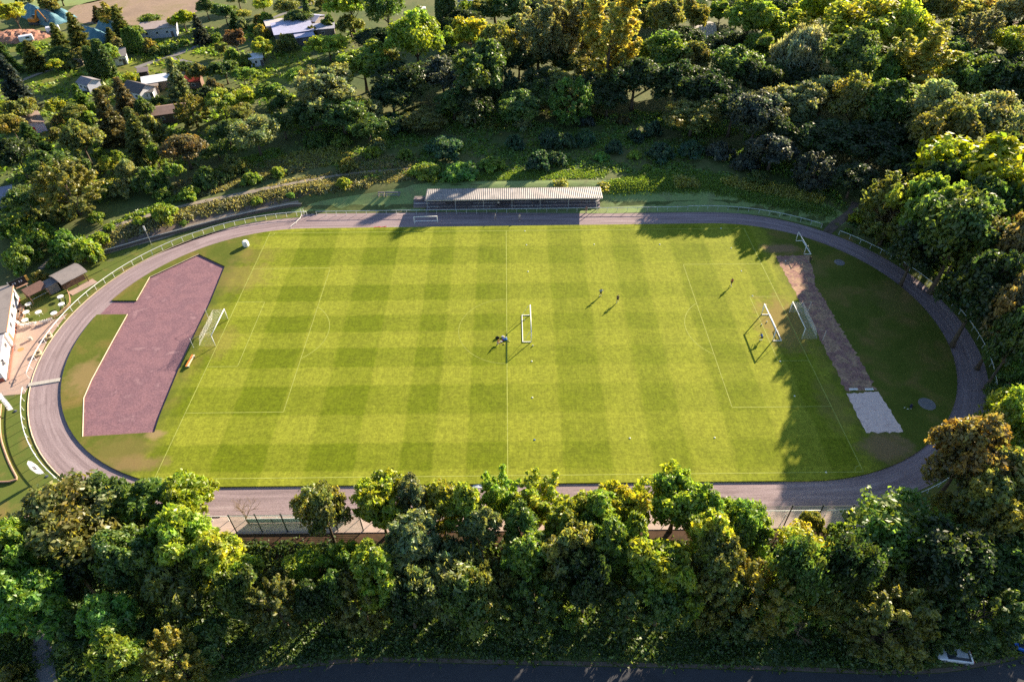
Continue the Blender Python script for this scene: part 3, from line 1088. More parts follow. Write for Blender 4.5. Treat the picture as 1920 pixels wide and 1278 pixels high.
TREES = """
870 955 70 tallfeather lg h14
900 985 70 tallfeather gg h13
975 985 80 tallfeather mg h12
1055 985 80 tallfeather yg h13
1130 965 80 tallfeather lg h14
1320 960 80 tallfeather lg h14
130 985 190 broad ol 1.0
200 945 100 broad dg .95
275 945 110 feather mg 1.0
348 932 105 feather by 1.15
345 1010 120 feather lg 1
606 955 104 broad ol h13
712 950 122 feather yg 1.15
772 935 70 feather gg 1.0
828 950 88 feather yg 1.15
935 925 66 poplar lg 1.0
1013 932 84 poplar yg 1.05
1095 955 72 feather yg 1.05
1172 950 118 feather yg 1.1
1272 935 132 broad lg 1.1
1395 990 118 broad mg h12.5
1520 980 52 feather ol h6.5
1585 1008 60 feather mg h7
1690 1008 175 broad mg h11
1512 1050 130 broad yg h11
55 1125 170 feather fg 1.1
35 1035 110 feather mg 1.0
140 1070 110 broad dk h12
205 1160 115 feather fg h12
325 1105 180 willow ol 1.15
250 1050 120 broad dg 1.0
400 1055 90 feather yg 1.0
470 1085 90 feather mg h11
440 1140 110 feather dg .9
580 1068 92 feather lg h11
645 1055 76 feather mg h11
700 1075 100 feather lg .95
770 1015 100 feather gg 1.0
845 1090 190 willow gg 1.2
780 1110 100 willow gg 1.1
905 1150 110 willow ol 1.1
1000 1055 95 feather mg .9
1080 1040 110 feather ol .95
1130 1020 90 feather mg .95
1235 1075 180 feather lg 1.15
1175 1030 110 feather mg 1.0
1330 1010 90 feather yg 1
1345 1060 90 broad ol .9
1432 1140 138 dense go .9
1340 1165 96 dense go .85
1250 1180 120 broad dg .8
330 1240 100 dense go .75
505 1180 118 dense ol .85
672 1158 108 dense ol .95
1003 1175 100 dense dg .9
1185 1170 110 dense dg .85
870 1200 130 broad dg .8
760 1190 110 broad dk .8
1662 1160 160 dense ol .85
1845 1148 140 dense dg .85
225 1235 130 feather mg .8
15 1275 80 bush go 1.0
580 1200 90 broad dk .75
1590 1090 120 broad dk .8
1775 1060 140 broad dk .9
1880 1050 120 broad dg 1
1900 1130 80 broad dg .9
1100 1095 110 broad dk .75
630 1230 80 bush dg 1.2
1080 1180 60 bush mg .9
1500 1100 110 broad dg .85
1888 795 110 broad lg h15
1812 855 165 broad og h17
1862 915 150 broad ol h15
1890 985 130 broad ol 1
1790 960 90 broad ol .9
1840 330 215 broad by h23
1745 395 120 broad mg h21
1885 380 110 broad rb 1.15
1676 392 100 dense ol h17
1800 440 150 broad dg h22
1722 462 100 broad dk h15
1885 480 120 broad bn h22
1842 548 140 broad dk h20
1895 590 110 broad bn h20
1905 640 100 broad dg h18
1905 700 70 broad mg .9
1890 755 80 broad dg .9
1606 408 32 bush by 1.1
1590 432 20 bush mg .8
1652 438 36 bush lg .8
1420 215 105 broad bs h14
1488 195 110 broad gg h14
1545 180 95 broad gg h14
1606 195 105 broad ol 1.0
1680 205 110 broad dg 1.0
1740 205 120 broad gg 1.0
1775 250 130 broad ol 1.0
1640 265 130 broad dk h11
1545 260 105 broad dk h10
1530 320 80 dense bs h9
1450 280 95 broad bs h9
1600 335 90 broad dk h8
1715 315 100 broad dk h11
1850 230 110 broad gg 1.0
1905 250 80 broad bn 1.0
1508 100 118 willow sv 1.2
1595 115 115 broad dg 1.0
1612 52 150 broad yg 1.15
1700 62 105 broad yg 1.1
1735 115 118 poplar yl .55
1655 140 90 broad mg .9
1836 62 78 dense sv .9
1790 45 55 broad dg .9
1812 18 70 broad yl .8
1897 85 72 broad yg .9
1820 150 100 broad dg 1.0
1885 155 105 broad dk 1.0
1468 55 75 poplar yg .6
1560 12 110 broad by .9
1660 5 100 broad mg .9
1745 18 90 broad ol .9
1905 15 80 broad oc .9
1010 55 85 poplar oc .75
1055 60 72 poplar oc .8
1092 50 75 poplar yl .8
1145 62 108 poplar yl .75
1060 120 55 feather yl .8
1240 98 105 broad mg h15
1190 148 110 broad dk h14
1270 158 105 broad dk h14
1325 168 95 broad dk h13
1380 125 105 broad dg h15
1300 110 75 broad ol .9
1250 30 80 broad ol 1.0
1303 28 62 feather go .9
1200 40 60 broad ol 1.0
1352 20 60 feather mg .9
1405 40 95 feather lg 1.0
1428 90 80 feather mg .9
1140 183 78 broad dk h9
1375 205 95 broad dk h12
1425 150 80 broad dk 1.0
1072 188 80 dense fg .85
1037 178 46 feather yg .8
612 165 130 broad gg h15
680 118 115 feather mg h14
722 118 60 broad ol 1.0
780 72 108 broad lg 1.0
690 205 66 feather gg h8
882 62 72 feather yg 1.0
835 75 60 feather mg .9
760 150 100 broad dk h12
830 143 100 broad bs h12
900 130 105 broad dg 1.0
930 85 80 broad ol 1.0
915 175 60 broad dk .8
946 160 52 dense bl .9
790 222 96 willow ol h6
882 215 58 bush gg 1.0
912 185 44 bush bl 1.0
965 60 60 broad dg 1.1
655 45 60 willow ol .8
615 85 70 broad lg .6
725 15 85 broad dg .9
655 5 80 broad lg .9
788 20 34 bush ol 1.3
828 18 28 thuja dg 1
846 18 26 thuja dg 1
872 15 30 poplar lg .5
905 15 60 broad ol .9
965 12 60 broad dg 1.0
345 278 98 broad bn h9
478 250 100 broad gg h10
415 190 70 feather lg .8
462 182 70 feather yg .7
505 175 60 feather mg .8
360 208 58 dense go .8
425 245 76 broad dg h7
455 215 60 broad ol h7
525 195 50 broad dg h7
530 232 66 broad dg h7
205 228 62 spruce bn .9
262 262 66 spruce ol .85
237 195 56 spruce bn .8
332 158 52 spruce gg .85
150 262 88 broad ol .9
152 190 42 spruce mg .7
112 78 42 spruce ol .7
150 75 54 spruce ol .8
206 28 46 poplar yl .4
224 45 40 spruce ol .7
183 28 26 spruce bn .55
208 68 28 spruce ol .5
222 82 36 bush oc 1.4
236 78 14 thuja mg .85
243 76 14 thuja mg .9
250 75 14 thuja mg .9
257 77 14 thuja mg .85
264 79 14 thuja mg .8
172 116 30 thuja dg .5
192 110 34 thuja dg .55
282 38 42 broad mg .6
342 36 52 broad by .7
374 60 36 spruce bs .75
440 72 52 feather rb .9
412 92 30 feather ol .6
490 88 48 broad yg .8
420 22 46 broad dg .8
385 12 44 broad dg .8
456 28 30 broad yl .7
440 40 26 spruce dg .6
24 24 54 broad yg .9
28 165 62 spruce bs .9
8 110 44 spruce dg .8
40 205 62 broad ol .9
62 108 46 spruce ol .6
104 120 40 broad yg .45
132 118 28 bush gg 1.3
245 146 28 broad yg .45
196 170 36 broad ol .5
224 150 18 bush mg 1
292 190 32 bush dg 1.2
20 235 66 broad go .8
108 222 30 bush oc 1.2
30 290 90 broad dk .85
92 310 84 broad dg .8
60 262 50 spruce dg .6
278 240 70 bush ol 1.4
420 130 60 broad dg .7
455 140 50 feather mg .6
400 165 46 bush bn 1.4
385 178 50 broad dk .7
300 140 22 bush mg 1
540 78 44 bush ol 1.5
585 60 30 bush ol 1.5
520 92 26 bush gg 1.2
616 45 40 bush dg 1.5
492 8 40 broad yg .7
575 20 14 thuja dg 1.1
345 80 22 bush mg 1
270 92 26 bush dg 1.2
290 96 26 bush dg 1.2
310 96 24 bush dg 1.2
125 352 110 dense ol .8
50 375 80 broad dg .7
25 425 80 bush mg 1.3
75 440 80 bush mg 1.4
120 455 70 bush fg 1.2
155 470 72 bush lg 1.2
185 448 50 bush lg 1.0
40 480 80 bush mg 1.3
105 490 40 bush mg 1.0
112 402 50 bush ol 1.3
60 410 60 bush ol 1.2
308 396 60 bush lg 1.1
300 362 40 bush mg 1.1
352 362 48 bush lg 1.0
280 338 70 bush dg 1.5
225 352 56 bush gg 1.3
185 355 50 bush mg 1.4
180 405 40 bush mg 1.0
260 412 26 bush yg 1.0
205 425 26 bush lg .9
480 375 26 bush lg .9
544 366 20 bush fg .9
345 418 20 bush mg .8
390 330 60 bush dg 1.3
440 310 60 bush ol 1.2
70 516 36 bush go 1.0
835 272 90 bush bl .75
798 318 74 bush lg .65
860 318 80 bush fg .6
920 306 60 bush mg .7
965 266 44 bush bl 1.3
1028 256 50 bush bl 1.3
1060 262 50 bush bl 1.2
1096 256 46 bush bl 1.3
1010 300 58 bush bl 1.2
1045 296 46 bush bl 1.1
1152 274 42 bush bl 1.1
1224 242 46 bush bl 1.3
1192 254 40 bush bl 1.1
1240 284 60 bush bl 1.0
1300 278 58 bush bl 1.0
1352 280 60 bush bs 1.0
1128 292 32 bush fg 1.0
1190 288 30 bush lg 1.0
1214 312 20 bush lg .9
1400 300 60 bush bs 1.0
706 272 44 bush gg 1.1
652 308 44 bush go 1.0
642 342 34 bush yg 1.0
735 225 50 bush bl 1.2
1100 225 36 bush bs 1.2
980 230 40 bush gg 1.2
1170 225 30 bush bn 1.1
1420 330 50 bush dg 1.0
640 212 100 broad dg h10
690 238 76 broad dg h7
578 212 80 broad dg h9
735 182 90 broad dk h9
850 192 80 broad dg h8
560 150 56 broad mg h8
740 232 60 bush bl 1.1
640 262 44 bush mg 1.2
700 285 40 bush lg 1.0
760 290 40 bush mg 1.0
590 262 50 bush dg 1.2
470 335 44 bush mg 1.0
520 322 36 bush lg 1.0
""".strip().splitlines()
LAND = [("the grandstand", 965, 350), ("the tall golden poplars", 1085, 30), ("the silver-grey willow", 1508, 85), ("the white clubhouse", 15, 630), ("the red-roofed shed", 363, 157),
        ("the blue-green tarpaulin stacks", 85, 28), ("the white garden house", 268, 172), ("the two white banners", 45, 820), ("the yellow-green giant", 1840, 315),
        ("the gap in the railing", 1558, 428), ("the barrel-roofed hut", 135, 520), ("the grey-blue sheet roofs", 560, 62), ("the pale paved lot", 1320, 65),
        ("the big orange-brown tree", 1812, 850), ("the white car", 1785, 1228), ("the leafless brown tree", 610, 1100), ("the sand pit", 1640, 770), ("the bare soil slope", 290, 440),
        ("the white-boarded pole", 278, 440), ("the golden roadside tree", 1432, 1140), ("the broad grey-green willow", 845, 1090), ("the row of thujas", 250, 78),
        ("the white-walled shed", 218, 112), ("the brick heap", 22, 68), ("the red flag", 57, 253), ("the round silvery tree", 1836, 62), ("the goldenrod band", 1450, 352),
        ("the near straight's bright tree", 1272, 930), ("the near straight's poplars", 975, 925), ("the path into the wood", 80, 1210), ("the brown-roofed garden hut", 325, 215),
        ("the two slope benches", 732, 366), ("the small white tank", 793, 25), ("the reddish brown pine", 440, 60)]
GROUPS = dict(spruce='spruces in the gardens', thuja='columnar conifers in the gardens', poplar='tall poplars', bush='bushes on the banks and in the gardens', willow='willows')
_rn = random.Random(5)
_seen = {}
tree_roots = []


def in_poly(x, y, poly):
    c = np.zeros(len(x), bool)
    j = len(poly) - 1
    for i in range(len(poly)):
        xi, yi = poly[i]
        xj, yj = poly[j]
        if yi != yj:
            c ^= ((yi > y) != (yj > y)) & (x < (xj - xi) * (y - yi) / (yj - yi) + xi)
        j = i
    return c


def place_tree(u, v, wpx, kind, colr, hm, label=None, cat=None):
    if kind == 'bare':
        rad, height, mid, me_c, me_t = 3.6, 9.0, 5.5, None, None
    else:
        if v > 850 and u < 1790 and kind != 'bush' and str(hm)[0] != 'h':
            hm = 'h%.1f' % (_rn.uniform(10.5, 13) if v < 1000 else _rn.uniform(14, 17) if v < 1125 and kind != 'willow' else (14.0 if kind in ('feather', 'willow') else _rn.uniform(10.5, 12.5)))
            if wpx < 50 or (v < 1000 and wpx < 118) or (v < 1100 and wpx < 105):
                kind = {'broad': 'tall', 'feather': 'tallfeather'}.get(kind, kind)
        if v > 850 and v < 1070 and kind != 'bush':
            wpx *= 1.08 if v < 1000 else 1.16
        if u > 1620 and 300 < v < 800 and wpx > 60:
            wpx *= 1.15
        if u > 560 and v < 300 and kind in ('broad', 'feather', 'willow') and wpx > 60:
            wpx *= 1.16
        if kind == 'spruce':
            wpx *= 1.05
            hm = str(float(hm) * .82) if hm[0] != 'h' else hm
        L = PROTO[kind]
        me_c, me_t, rad, height, mid = L[_rn.randrange(len(L))]
    # the crown's middle stands where the photo shows it; its size follows from the distance
    z = mid
    for _ in range(4):
        p = at(u, v, z)
        rw = wpx * depth(p) / FOC / 2
        s = rw / rad
        if str(hm)[0] == 'h':
            sz = float(hm[1:]) / height
        else:
            sz = s * float(hm)
        if str(hm)[0] != 'h' and kind in ('broad', 'feather', 'dense', 'willow', 'spruce'):
            sz = min(max(sz, 4.0 / height), 21.0 / height)
        z = mid * sz
    if u > 430 and v > 1080 and p.y < -54.0 and not (kind == 'dense' and u > 1600):
        p.y = -54.0 - .3 * (abs(p.y) - 54.0)
    b = Vector((p.x, p.y, H(p.x, p.y)))
    nm = NAME[kind]
    root = thing(nm, label or nm, cat or ('bush' if kind == 'bush' else 'tree'), b, _rn.uniform(0, 2 * PI))
    root.scale = (s, s, sz)
    cr = bpy.data.objects.new('foliage' if kind == 'bush' else 'crown', me_c)
    tr = bpy.data.objects.new('stem' if kind == 'bush' else 'trunk', me_t)
    for q in (cr, tr):
        COL.objects.link(q)
        q.parent = root
    jit = _rn.uniform(.86, 1.16)
    base = C_[colr]
    cr.color = (base[0] * jit * _rn.uniform(.93, 1.08), base[1] * jit, base[2] * jit * _rn.uniform(.9, 1.1), 1)
    tree_roots.append((root, u, v, wpx, kind, colr))
    return root


for ln_ in TREES:
    q = ln_.split()
    place_tree(float(q[0]), float(q[1]), float(q[2]), q[3], q[4], q[5])


_f = random.Random(21)
WOOD = [(560, 150), (640, 95), (720, 45), (960, -6), (1200, -10), (1960, -10), (1960, 340), (1640, 300), (1500, 265), (1380, 225), (1200, 190), (1000, 190), (820, 190), (650, 215), (570, 215)]
_n = 0
for _ in range(2500):
    u, v = _f.uniform(545, 1950), _f.uniform(-10, 335)
    if not in_poly(np.array([u]), np.array([v]), WOOD)[0] or (1285 < u < 1360 and v < 120) or (1855 < u < 1930 and 30 < v < 90):
        continue
    if (u < 770 and v > 140) or v > 300:
        continue
    if all(math.hypot((u - a) / (c * .42), (v - b) / (c * .36)) > 1 for _r0, a, b, c, _k, _c in tree_roots):
        place_tree(u, v + 12, _f.uniform(70, 100), 'broad', _f.choice(('dk', 'dk', 'dg', 'ol')), 'h%.1f' % _f.uniform(8, 10.5))
        _n += 1
        if _n >= 110:
            break


# small trees and bushes between the allotments, put where nothing else stands
CLEAR = [(20, 110, 262, 195), (470, 90, 580, 170), (130, -20, 395, 48), (335, 76, 420, 120), (250, 150, 310, 200), (345, 145, 382, 172), (300, 205, 350, 236), (190, 100, 250, 132), (500, 40, 625, 92), (45, 15, 235, 82), (270, 55, 340, 80), (-40, 50, 60, 92), (210, 105, 330, 145), (40, 218, 90, 265)]
_n = 0
for _ in range(3000):
    u, v = _f.uniform(-20, 720), _f.uniform(-6, 330)
    if v > 330 - max(0, u - 330) * .35 or any(a < u < c and b < v < d for a, b, c, d in CLEAR):
        continue
    if all(math.hypot((u - a) / (c * .5), (v - b) / (c * .45)) > 1 for _r0, a, b, c, _k, _c in tree_roots):
        if _f.random() < .5:
            place_tree(u, v, _f.uniform(24, 40), 'bush', _f.choice(('mg', 'ol', 'lg', 'go', 'gg')), '%.2f' % _f.uniform(1.0, 1.5))
        else:
            place_tree(u, v, _f.uniform(36, 56), _f.choice(('broad', 'feather')), _f.choice(('mg', 'dg', 'ol', 'yg', 'gg')), 'h%.1f' % _f.uniform(5, 8))
        _n += 1
        if _n >= 50:
            break


_n = 0
for _ in range(3000):
    u, v = _f.uniform(-30, 1950), _f.uniform(1045, 1215)
    if (40 < u < 125 and v > 1120) or (1030 < u < 1115 and v > 1105):
        continue
    if all(math.hypot((u - a) / (c * .5), (v - b) / (c * .55)) > 1 for _r0, a, b, c, _k, _c in tree_roots):
        place_tree(u, v, _f.uniform(80, 110), _f.choice(('broad', 'feather', 'dense')), _f.choice(('dg', 'mg', 'mg', 'dg', 'ol')), 'h%.1f' % (_f.uniform(9, 12) if v < 1130 else _f.uniform(7.5, 9.5)))
        _n += 1
        if _n >= 14:
            break


def place_world(x, y, h, r, kind, colr):
    q = Vector((x, y, h * .62))
    u, v = pix(q)
    place_tree(u, v, 2 * r * FOC / depth(q), kind, colr, 'h%.1f' % h)


for x, y, h, r, k_, c_ in [(86.5, 26, 19, 5.5, 'broad', 'dk'), (92.5, 17, 21, 6, 'broad', 'dg'), (94, 7, 21, 6, 'broad', 'bn'), (95.5, -3, 20, 6, 'broad', 'dk'), (98, 30, 21, 6, 'broad', 'dk'), (103, 18, 22, 6.5, 'broad', 'dg'), (105, 6, 21, 6, 'broad', 'dk'),
                            (107, -6, 20, 6, 'broad', 'bn'), (114, 26, 21, 6.5, 'broad', 'dk'), (116, 12, 21, 6.5, 'broad', 'dg'), (118, -2, 20, 6, 'broad', 'dk'), (96, -14, 15, 5, 'broad', 'dg'), (91, -20, 11, 4, 'broad', 'mg'), (109, 38, 20, 6, 'broad', 'dk'), (121, 38, 20, 6, 'broad', 'dk'),
                            (104, -18, 16, 5.5, 'broad', 'bn')]:
    place_world(x, y, h, r, k_, c_)
for k in range(15):
    a_ = R(-30 + 4.9 * k)
    place_world(HALF + (46.5 + 1.5 * (k % 2)) * math.cos(a_), (46.5 + 1.5 * (k % 2)) * math.sin(a_), 7 + 1.5 * (k % 3), 3.6, 'broad', ('dk', 'dg', 'bn')[k % 3])


def size_word(w, kind):
    if kind == 'bush':
        return 'small ' if w < 30 else ('broad ' if w > 68 else '')
    if kind == 'thuja':
        return ''
    return 'small ' if w < 45 else ('big ' if w > 125 else '')


def rel(u, v, L):
    n, lu, lv = L
    du, dv = u - lu, v - lv
    if math.hypot(du, dv) < 12:
        return 'right beside ' + n
    if abs(du) > 1.6 * abs(dv):
        side = 'right of' if du > 0 else 'left of'
    else:
        side = 'behind' if dv < 0 else 'in front of'
        if abs(du) > .7 * abs(dv):
            side = ('behind right of' if du > 0 else 'behind left of') if dv < 0 else ('nearer and right of' if du > 0 else 'nearer and left of')
    far = 'just ' if math.hypot(du, dv) < 55 else ''
    return far + side + ' ' + n


def own(L, u, v, w):
    return abs(L[1] - u) < 20 and abs(L[2] - v) < 25


lab = {}
for i, (root, u, v, wp, kind, colr) in enumerate(tree_roots):
    Ls = sorted([L for L in LAND if not own(L, u, v, wp)], key=lambda L: math.hypot(L[1] - u, (L[2] - v) * 1.3))
    lab[i] = [size_word(wp, kind) + WORD[colr] + ' ' + KN[kind], rel(u, v, Ls[0]), Ls]
fin = {}
for i in lab:
    fin.setdefault(lab[i][0] + ' ' + lab[i][1], []).append(i)
ORD = ['', 'second', 'third', 'fourth', 'fifth', 'sixth', 'seventh', 'eighth']
NUM = ['', '', 'two', 'three', 'four', 'five', 'six', 'seven', 'eight']
for t_, ids in fin.items():
    if len(ids) == 1:
        tree_roots[ids[0]][0]['label'] = t_
        continue
    ids.sort(key=lambda i: tree_roots[i][1])
    k = len(ids)
    for j, i in enumerate(ids):
        if k == 2:
            w_ = ('left', 'right')[j] + ' of two: '
        else:
            w_ = 'leftmost ' if j == 0 else ('rightmost ' if j == k - 1 else ORD[j] + ' from left: ')
        tree_roots[i][0]['label'] = w_ + t_
for root, u, v, wp, kind, colr in tree_roots:
    g = GROUPS.get(kind)
    if not g:
        g = ('trees between the near straight and the road' if v > 860 and u < 1780 else 'trees round the right bend' if u > 1600 and v > 300 else 'trees in the wood behind the stadium' if u > 540 else 'trees in the allotment gardens')
    root['group'] = g

# leafless trees: one mesh of branches each
for k, (u, v, wpx, hm, lb) in enumerate([(610, 1100, 115, 1.0, 'leafless brown tree with spreading dry branches between the leafy trees'),
                                         (452, 950, 62, 1.3, 'thin leafless tree with pale twigs standing at the left end of the mesh fence'),
                                         (1500, 1178, 52, .7, 'small leafless shrub with pale fanned twigs beside the golden-leaved tree'),
                                         (990, 120, 40, 1.2, 'grey leafless tree below the ochre poplars'),
                                         (1820, 1010, 110, 1.0, 'dark bare-branched tangle behind the dense tree by the road')]):
    z = 5.0
    for _ in range(4):
        p = at(u, v, z)
        s = wpx * depth(p) / FOC / 2 / 3.6
        z = 5.0 * s * hm
    o = bpy.data.objects.new('leafless_tree', BARE[k % 2])
    COL.objects.link(o)
    o.location = (p.x, p.y, H(p.x, p.y))
    o.scale = (s, s, s * hm)
    o.rotation_euler = (0, 0, 1.7 * k)
    tag(o, lb, 'bare tree', 'leafless trees')

# ------------------------------------------------------------------ ground cover nobody could count
def atv(U, V):
    D = FW[None] + ((U - 960) / FOC)[:, None] * RT[None] - ((V - 639) / FOC)[:, None] * UP[None]
    t = -CAM[2] / D[:, 2]
    for _ in range(10):
        P = CAM + t[:, None] * D
        t = (hgt(P[:, 0], P[:, 1]) - CAM[2]) / D[:, 2]
    P = CAM + t[:, None] * D
    P[:, 2] = hgt(P[:, 0], P[:, 1])
    return P


def cover(name, label, polys, colr, hgt_m, size, n_leaf=7, elong=2.0, droop=0.0, up=.3, seed=1, huer=(.1, .8), patchy=0.0, spread=.45):
    """low plants scattered over areas given by their outline in the photo: (outline, how many tufts)"""
    global rng
    rng = np.random.default_rng(seed)
    VV, T, Hh = [], [], []
    for poly, num in polys:
        W = np.array([tuple(at(u, v))[:2] for u, v in poly])
        lo, hi = W.min(0), W.max(0)
        U = rng.uniform(lo[0], hi[0], num * 4)
        V = rng.uniform(lo[1], hi[1], num * 4)
        k = in_poly(U, V, W)
        P = np.stack([U[k], V[k], hgt(U[k], V[k])], 1)[:num]
        if patchy:
            q = np.sin(P[:, 0] * .31 + 2 * np.sin(P[:, 1] * .23)) + np.sin(P[:, 1] * .41 + P[:, 0] * .13) + rng.normal(0, .5, len(P))
            P = P[q > patchy]
        pp = np.array(PATH_PTS)
        P = P[(np.hypot(P[:, None, 0] - pp[None, :, 0], P[:, None, 1] - pp[None, :, 1]) > pp[None, :, 2]).all(1)]
        m = len(P)
        hh = hgt_m * rng.uniform(.45, 1.3, m) * (.75 + .5 * np.sin(P[:, 0] * .5) * np.sin(P[:, 1] * .4))
        tone, hue = rng.uniform(.7, 1.25, m), rng.uniform(*huer, m)
        Q = np.repeat(P, n_leaf, 0)
        Q[:, :2] += rng.normal(0, spread, (m * n_leaf, 2))
        Q[:, 2] = hgt(Q[:, 0], Q[:, 1]) + np.repeat(hh, n_leaf) * rng.uniform(.1, 1, m * n_leaf)
        Nn = np.stack([rng.normal(0, .5, m * n_leaf), rng.normal(0, .5, m * n_leaf), np.full(m * n_leaf, .6)], 1)
        VV.append(leaf_quads(Q, Nn, size, elong, droop, up))
        T.append(np.repeat(tone, n_leaf) * rng.normal(1, .2, m * n_leaf))
        Hh.append(np.repeat(hue, n_leaf))
    o = bpy.data.objects.new(name, leaf_mesh(name, np.concatenate(VV), np.concatenate(T), np.concatenate(Hh)))
    COL.objects.link(o)
    o.color = (*C_[colr], 1)
    tag(o, label, 'ground cover', kind='stuff')
    return o


cover('undergrowth', 'dark green brambles and weeds on the ground behind the grandstand', [([(530, 250), (640, 225), (800, 205), (960, 205), (1120, 215), (1300, 205), (1420, 240), (1560, 330), (1590, 395), (1480, 352), (1330, 330), (1140, 322), (960, 322), (800, 330), (680, 340), (600, 300)], 5200)], 'mg', .55, .42, 8, 1.8, seed=3, spread=.6, huer=(.0, .6), patchy=-.4)
cover('undergrowth', 'dark weeds and ivy under the trees above the road', [([(-40, 1030), (200, 1022), (500, 1022), (1000, 1022), (1600, 1020), (1990, 1010), (1990, 1210), (1850, 1238), (1700, 1254), (1200, 1243), (960, 1238), (700, 1233), (450, 1262), (-40, 1290)], 11000)], 'dg', .5, .29, 9, 1.9, seed=4, spread=.5)
cover('undergrowth', 'low dark plants under the trees round the right bend', [([(1590, 420), (1640, 405), (1950, 400), (1990, 900), (1900, 930), (1880, 735), (1850, 620), (1770, 530), (1680, 468)], 4000)], 'dg', .6, .45, 8, 1.8, seed=5, spread=.5)
cover('tall_grass', 'dry straw-coloured tall grass on the left bank', [([(330, 345), (430, 318), (520, 300), (600, 290), (640, 300), (560, 322), (470, 345), (400, 362), (340, 378)], 2600), ([(205, 440), (260, 415), (400, 386), (560, 352), (700, 338), (690, 352), (560, 368), (420, 398), (300, 425), (230, 455)], 900), ([(640, 300), (780, 290), (780, 320), (660, 335)], 900)], 'ta', .5, .28, 9, 3.4, .0, .1, seed=6, huer=(.0, .45), spread=.4)
cover('rough_grass', 'green and tan rough grass beside the bank path', [([(100, 470), (200, 425), (330, 370), (420, 310), (520, 280), (540, 300), (400, 350), (200, 430)], 3000)], 'mg', .45, .34, 8, 2.6, .0, .1, seed=7, huer=(.1, .7), spread=.5)
cover('dry_grass', 'short straw-coloured grass below the bank path', [([(190, 440), (330, 395), (560, 335), (780, 300), (790, 335), (600, 352), (400, 392), (250, 440), (200, 470)], 4200)], 'ta', .22, .24, 8, 3.0, .0, .1, seed=17, huer=(.0, .5), spread=.5)
cover('rough_grass', 'uncut grass on the slope right of the grandstand', [([(1136, 345), (1220, 320), (1330, 325), (1450, 360), (1560, 390), (1570, 410), (1440, 385), (1330, 360), (1230, 360), (1140, 365)], 4200), ([(800, 338), (1130, 332), (1140, 320), (960, 322), (800, 330)], 1500)], 'mg', .16, .20, 8, 3.0, .0, .1, seed=8, huer=(.1, .7), spread=.5)
cover('goldenrod', 'yellow flowering goldenrod band at the foot of the wood', [([(1362, 336), (1420, 345), (1480, 352), (1545, 374), (1535, 382), (1460, 366), (1400, 357), (1352, 345)], 520), ([(1262, 340), (1300, 336), (1312, 350), (1270, 352)], 130)], 'yl', 1.1, .32, 10, 1.6, seed=9, spread=.4, huer=(.2, .6))
cover('goldenrod', 'yellow flowering goldenrod on the left bank', [([(510, 300), (560, 285), (620, 280), (650, 290), (640, 310), (560, 318), (520, 315)], 330), ([(590, 290), (650, 275), (660, 295), (610, 305)], 160), ([(200, 338), (220, 330), (228, 345), (205, 350)], 30), ([(1040, 340), (1062, 340), (1062, 350), (1040, 352)], 30), ([(1125, 345), (1140, 343), (1138, 362), (1130, 362)], 30), ([(860, 210), (900, 220), (960, 235), (940, 260), (880, 240)], 60)], 'yl', 1.0, .32, 9, 1.6, seed=10, spread=.4, huer=(.2, .6))
cover('rough_grass', 'mixed rough plants between the allotment gardens', [([(-60, 60), (120, 70), (300, 60), (480, 40), (700, 60), (560, 250), (330, 320), (120, 400), (-60, 430)], 5200)], 'mg', .6, .8, 6, 1.8, seed=12, spread=1.6, huer=(.1, .9), patchy=.35)
# ------------------------------------------------------------------ railings round the track
M_RAIL = plain('railing_white_paint', (.78, .78, .76), .45, .1, var=.07)
M_RAIL2 = plain('railing_grey_paint', (.55, .60, .60), .45, .2, var=.07)
post_me = None


def railing(label, P, mat=None, h=1.08, gap=2.35, r=.065):
    P = [Vector((p[0], p[1], H(p[0], p[1]))) for p in P]
    L = [0]
    for a, b in zip(P, P[1:]):
        L.append(L[-1] + (b - a).length)

    def along(s):
        for i in range(len(P) - 1):
            if s <= L[i + 1] or i == len(P) - 2:
                t = (s - L[i]) / max(1e-6, L[i + 1] - L[i])
                return P[i].lerp(P[i + 1], min(1, t))

    root = thing('railing', label, 'railing', P[0], 0, 'white railings round the track')
    off = -P[0]
    mb = MB()
    mb.tube([q + off + Vector((0, 0, h)) for q in P], r, 6)
    mb.build('top_rail', mat or M_RAIL, root, True)
    n = max(2, min(100, round(L[-1] / gap)))
    pm = None
    for i in range(n + 1):
        if i >= 100:
            break
        q = along(L[-1] * i / n) + off
        if pm is None:
            mb = MB()
            mb.tube([(0, 0, -.1), (0, 0, h - r * .6)], r * .8, 6)
            mb.box((0, 0, .015), (.16, .16, .03))
            pm = mb.build('post', mat or M_RAIL, root).data
            root.children[-1].location = q
        else:
            o = bpy.data.objects.new('post', pm)
            COL.objects.link(o)
            o.parent = root
            o.location = q
    return root


def arc(r, t0, t1, cx, step=1.2):
    n = max(2, int(abs(t1 - t0) * r / step))
    return [(cx + r * math.cos(t0 + (t1 - t0) * i / n), r * math.sin(t0 + (t1 - t0) * i / n)) for i in range(n + 1)]


RR = 40.75


def ang(u, v, cx, z=1.08):
    p = at(u, v, z)
    return math.atan2(p.y, p.x - cx)


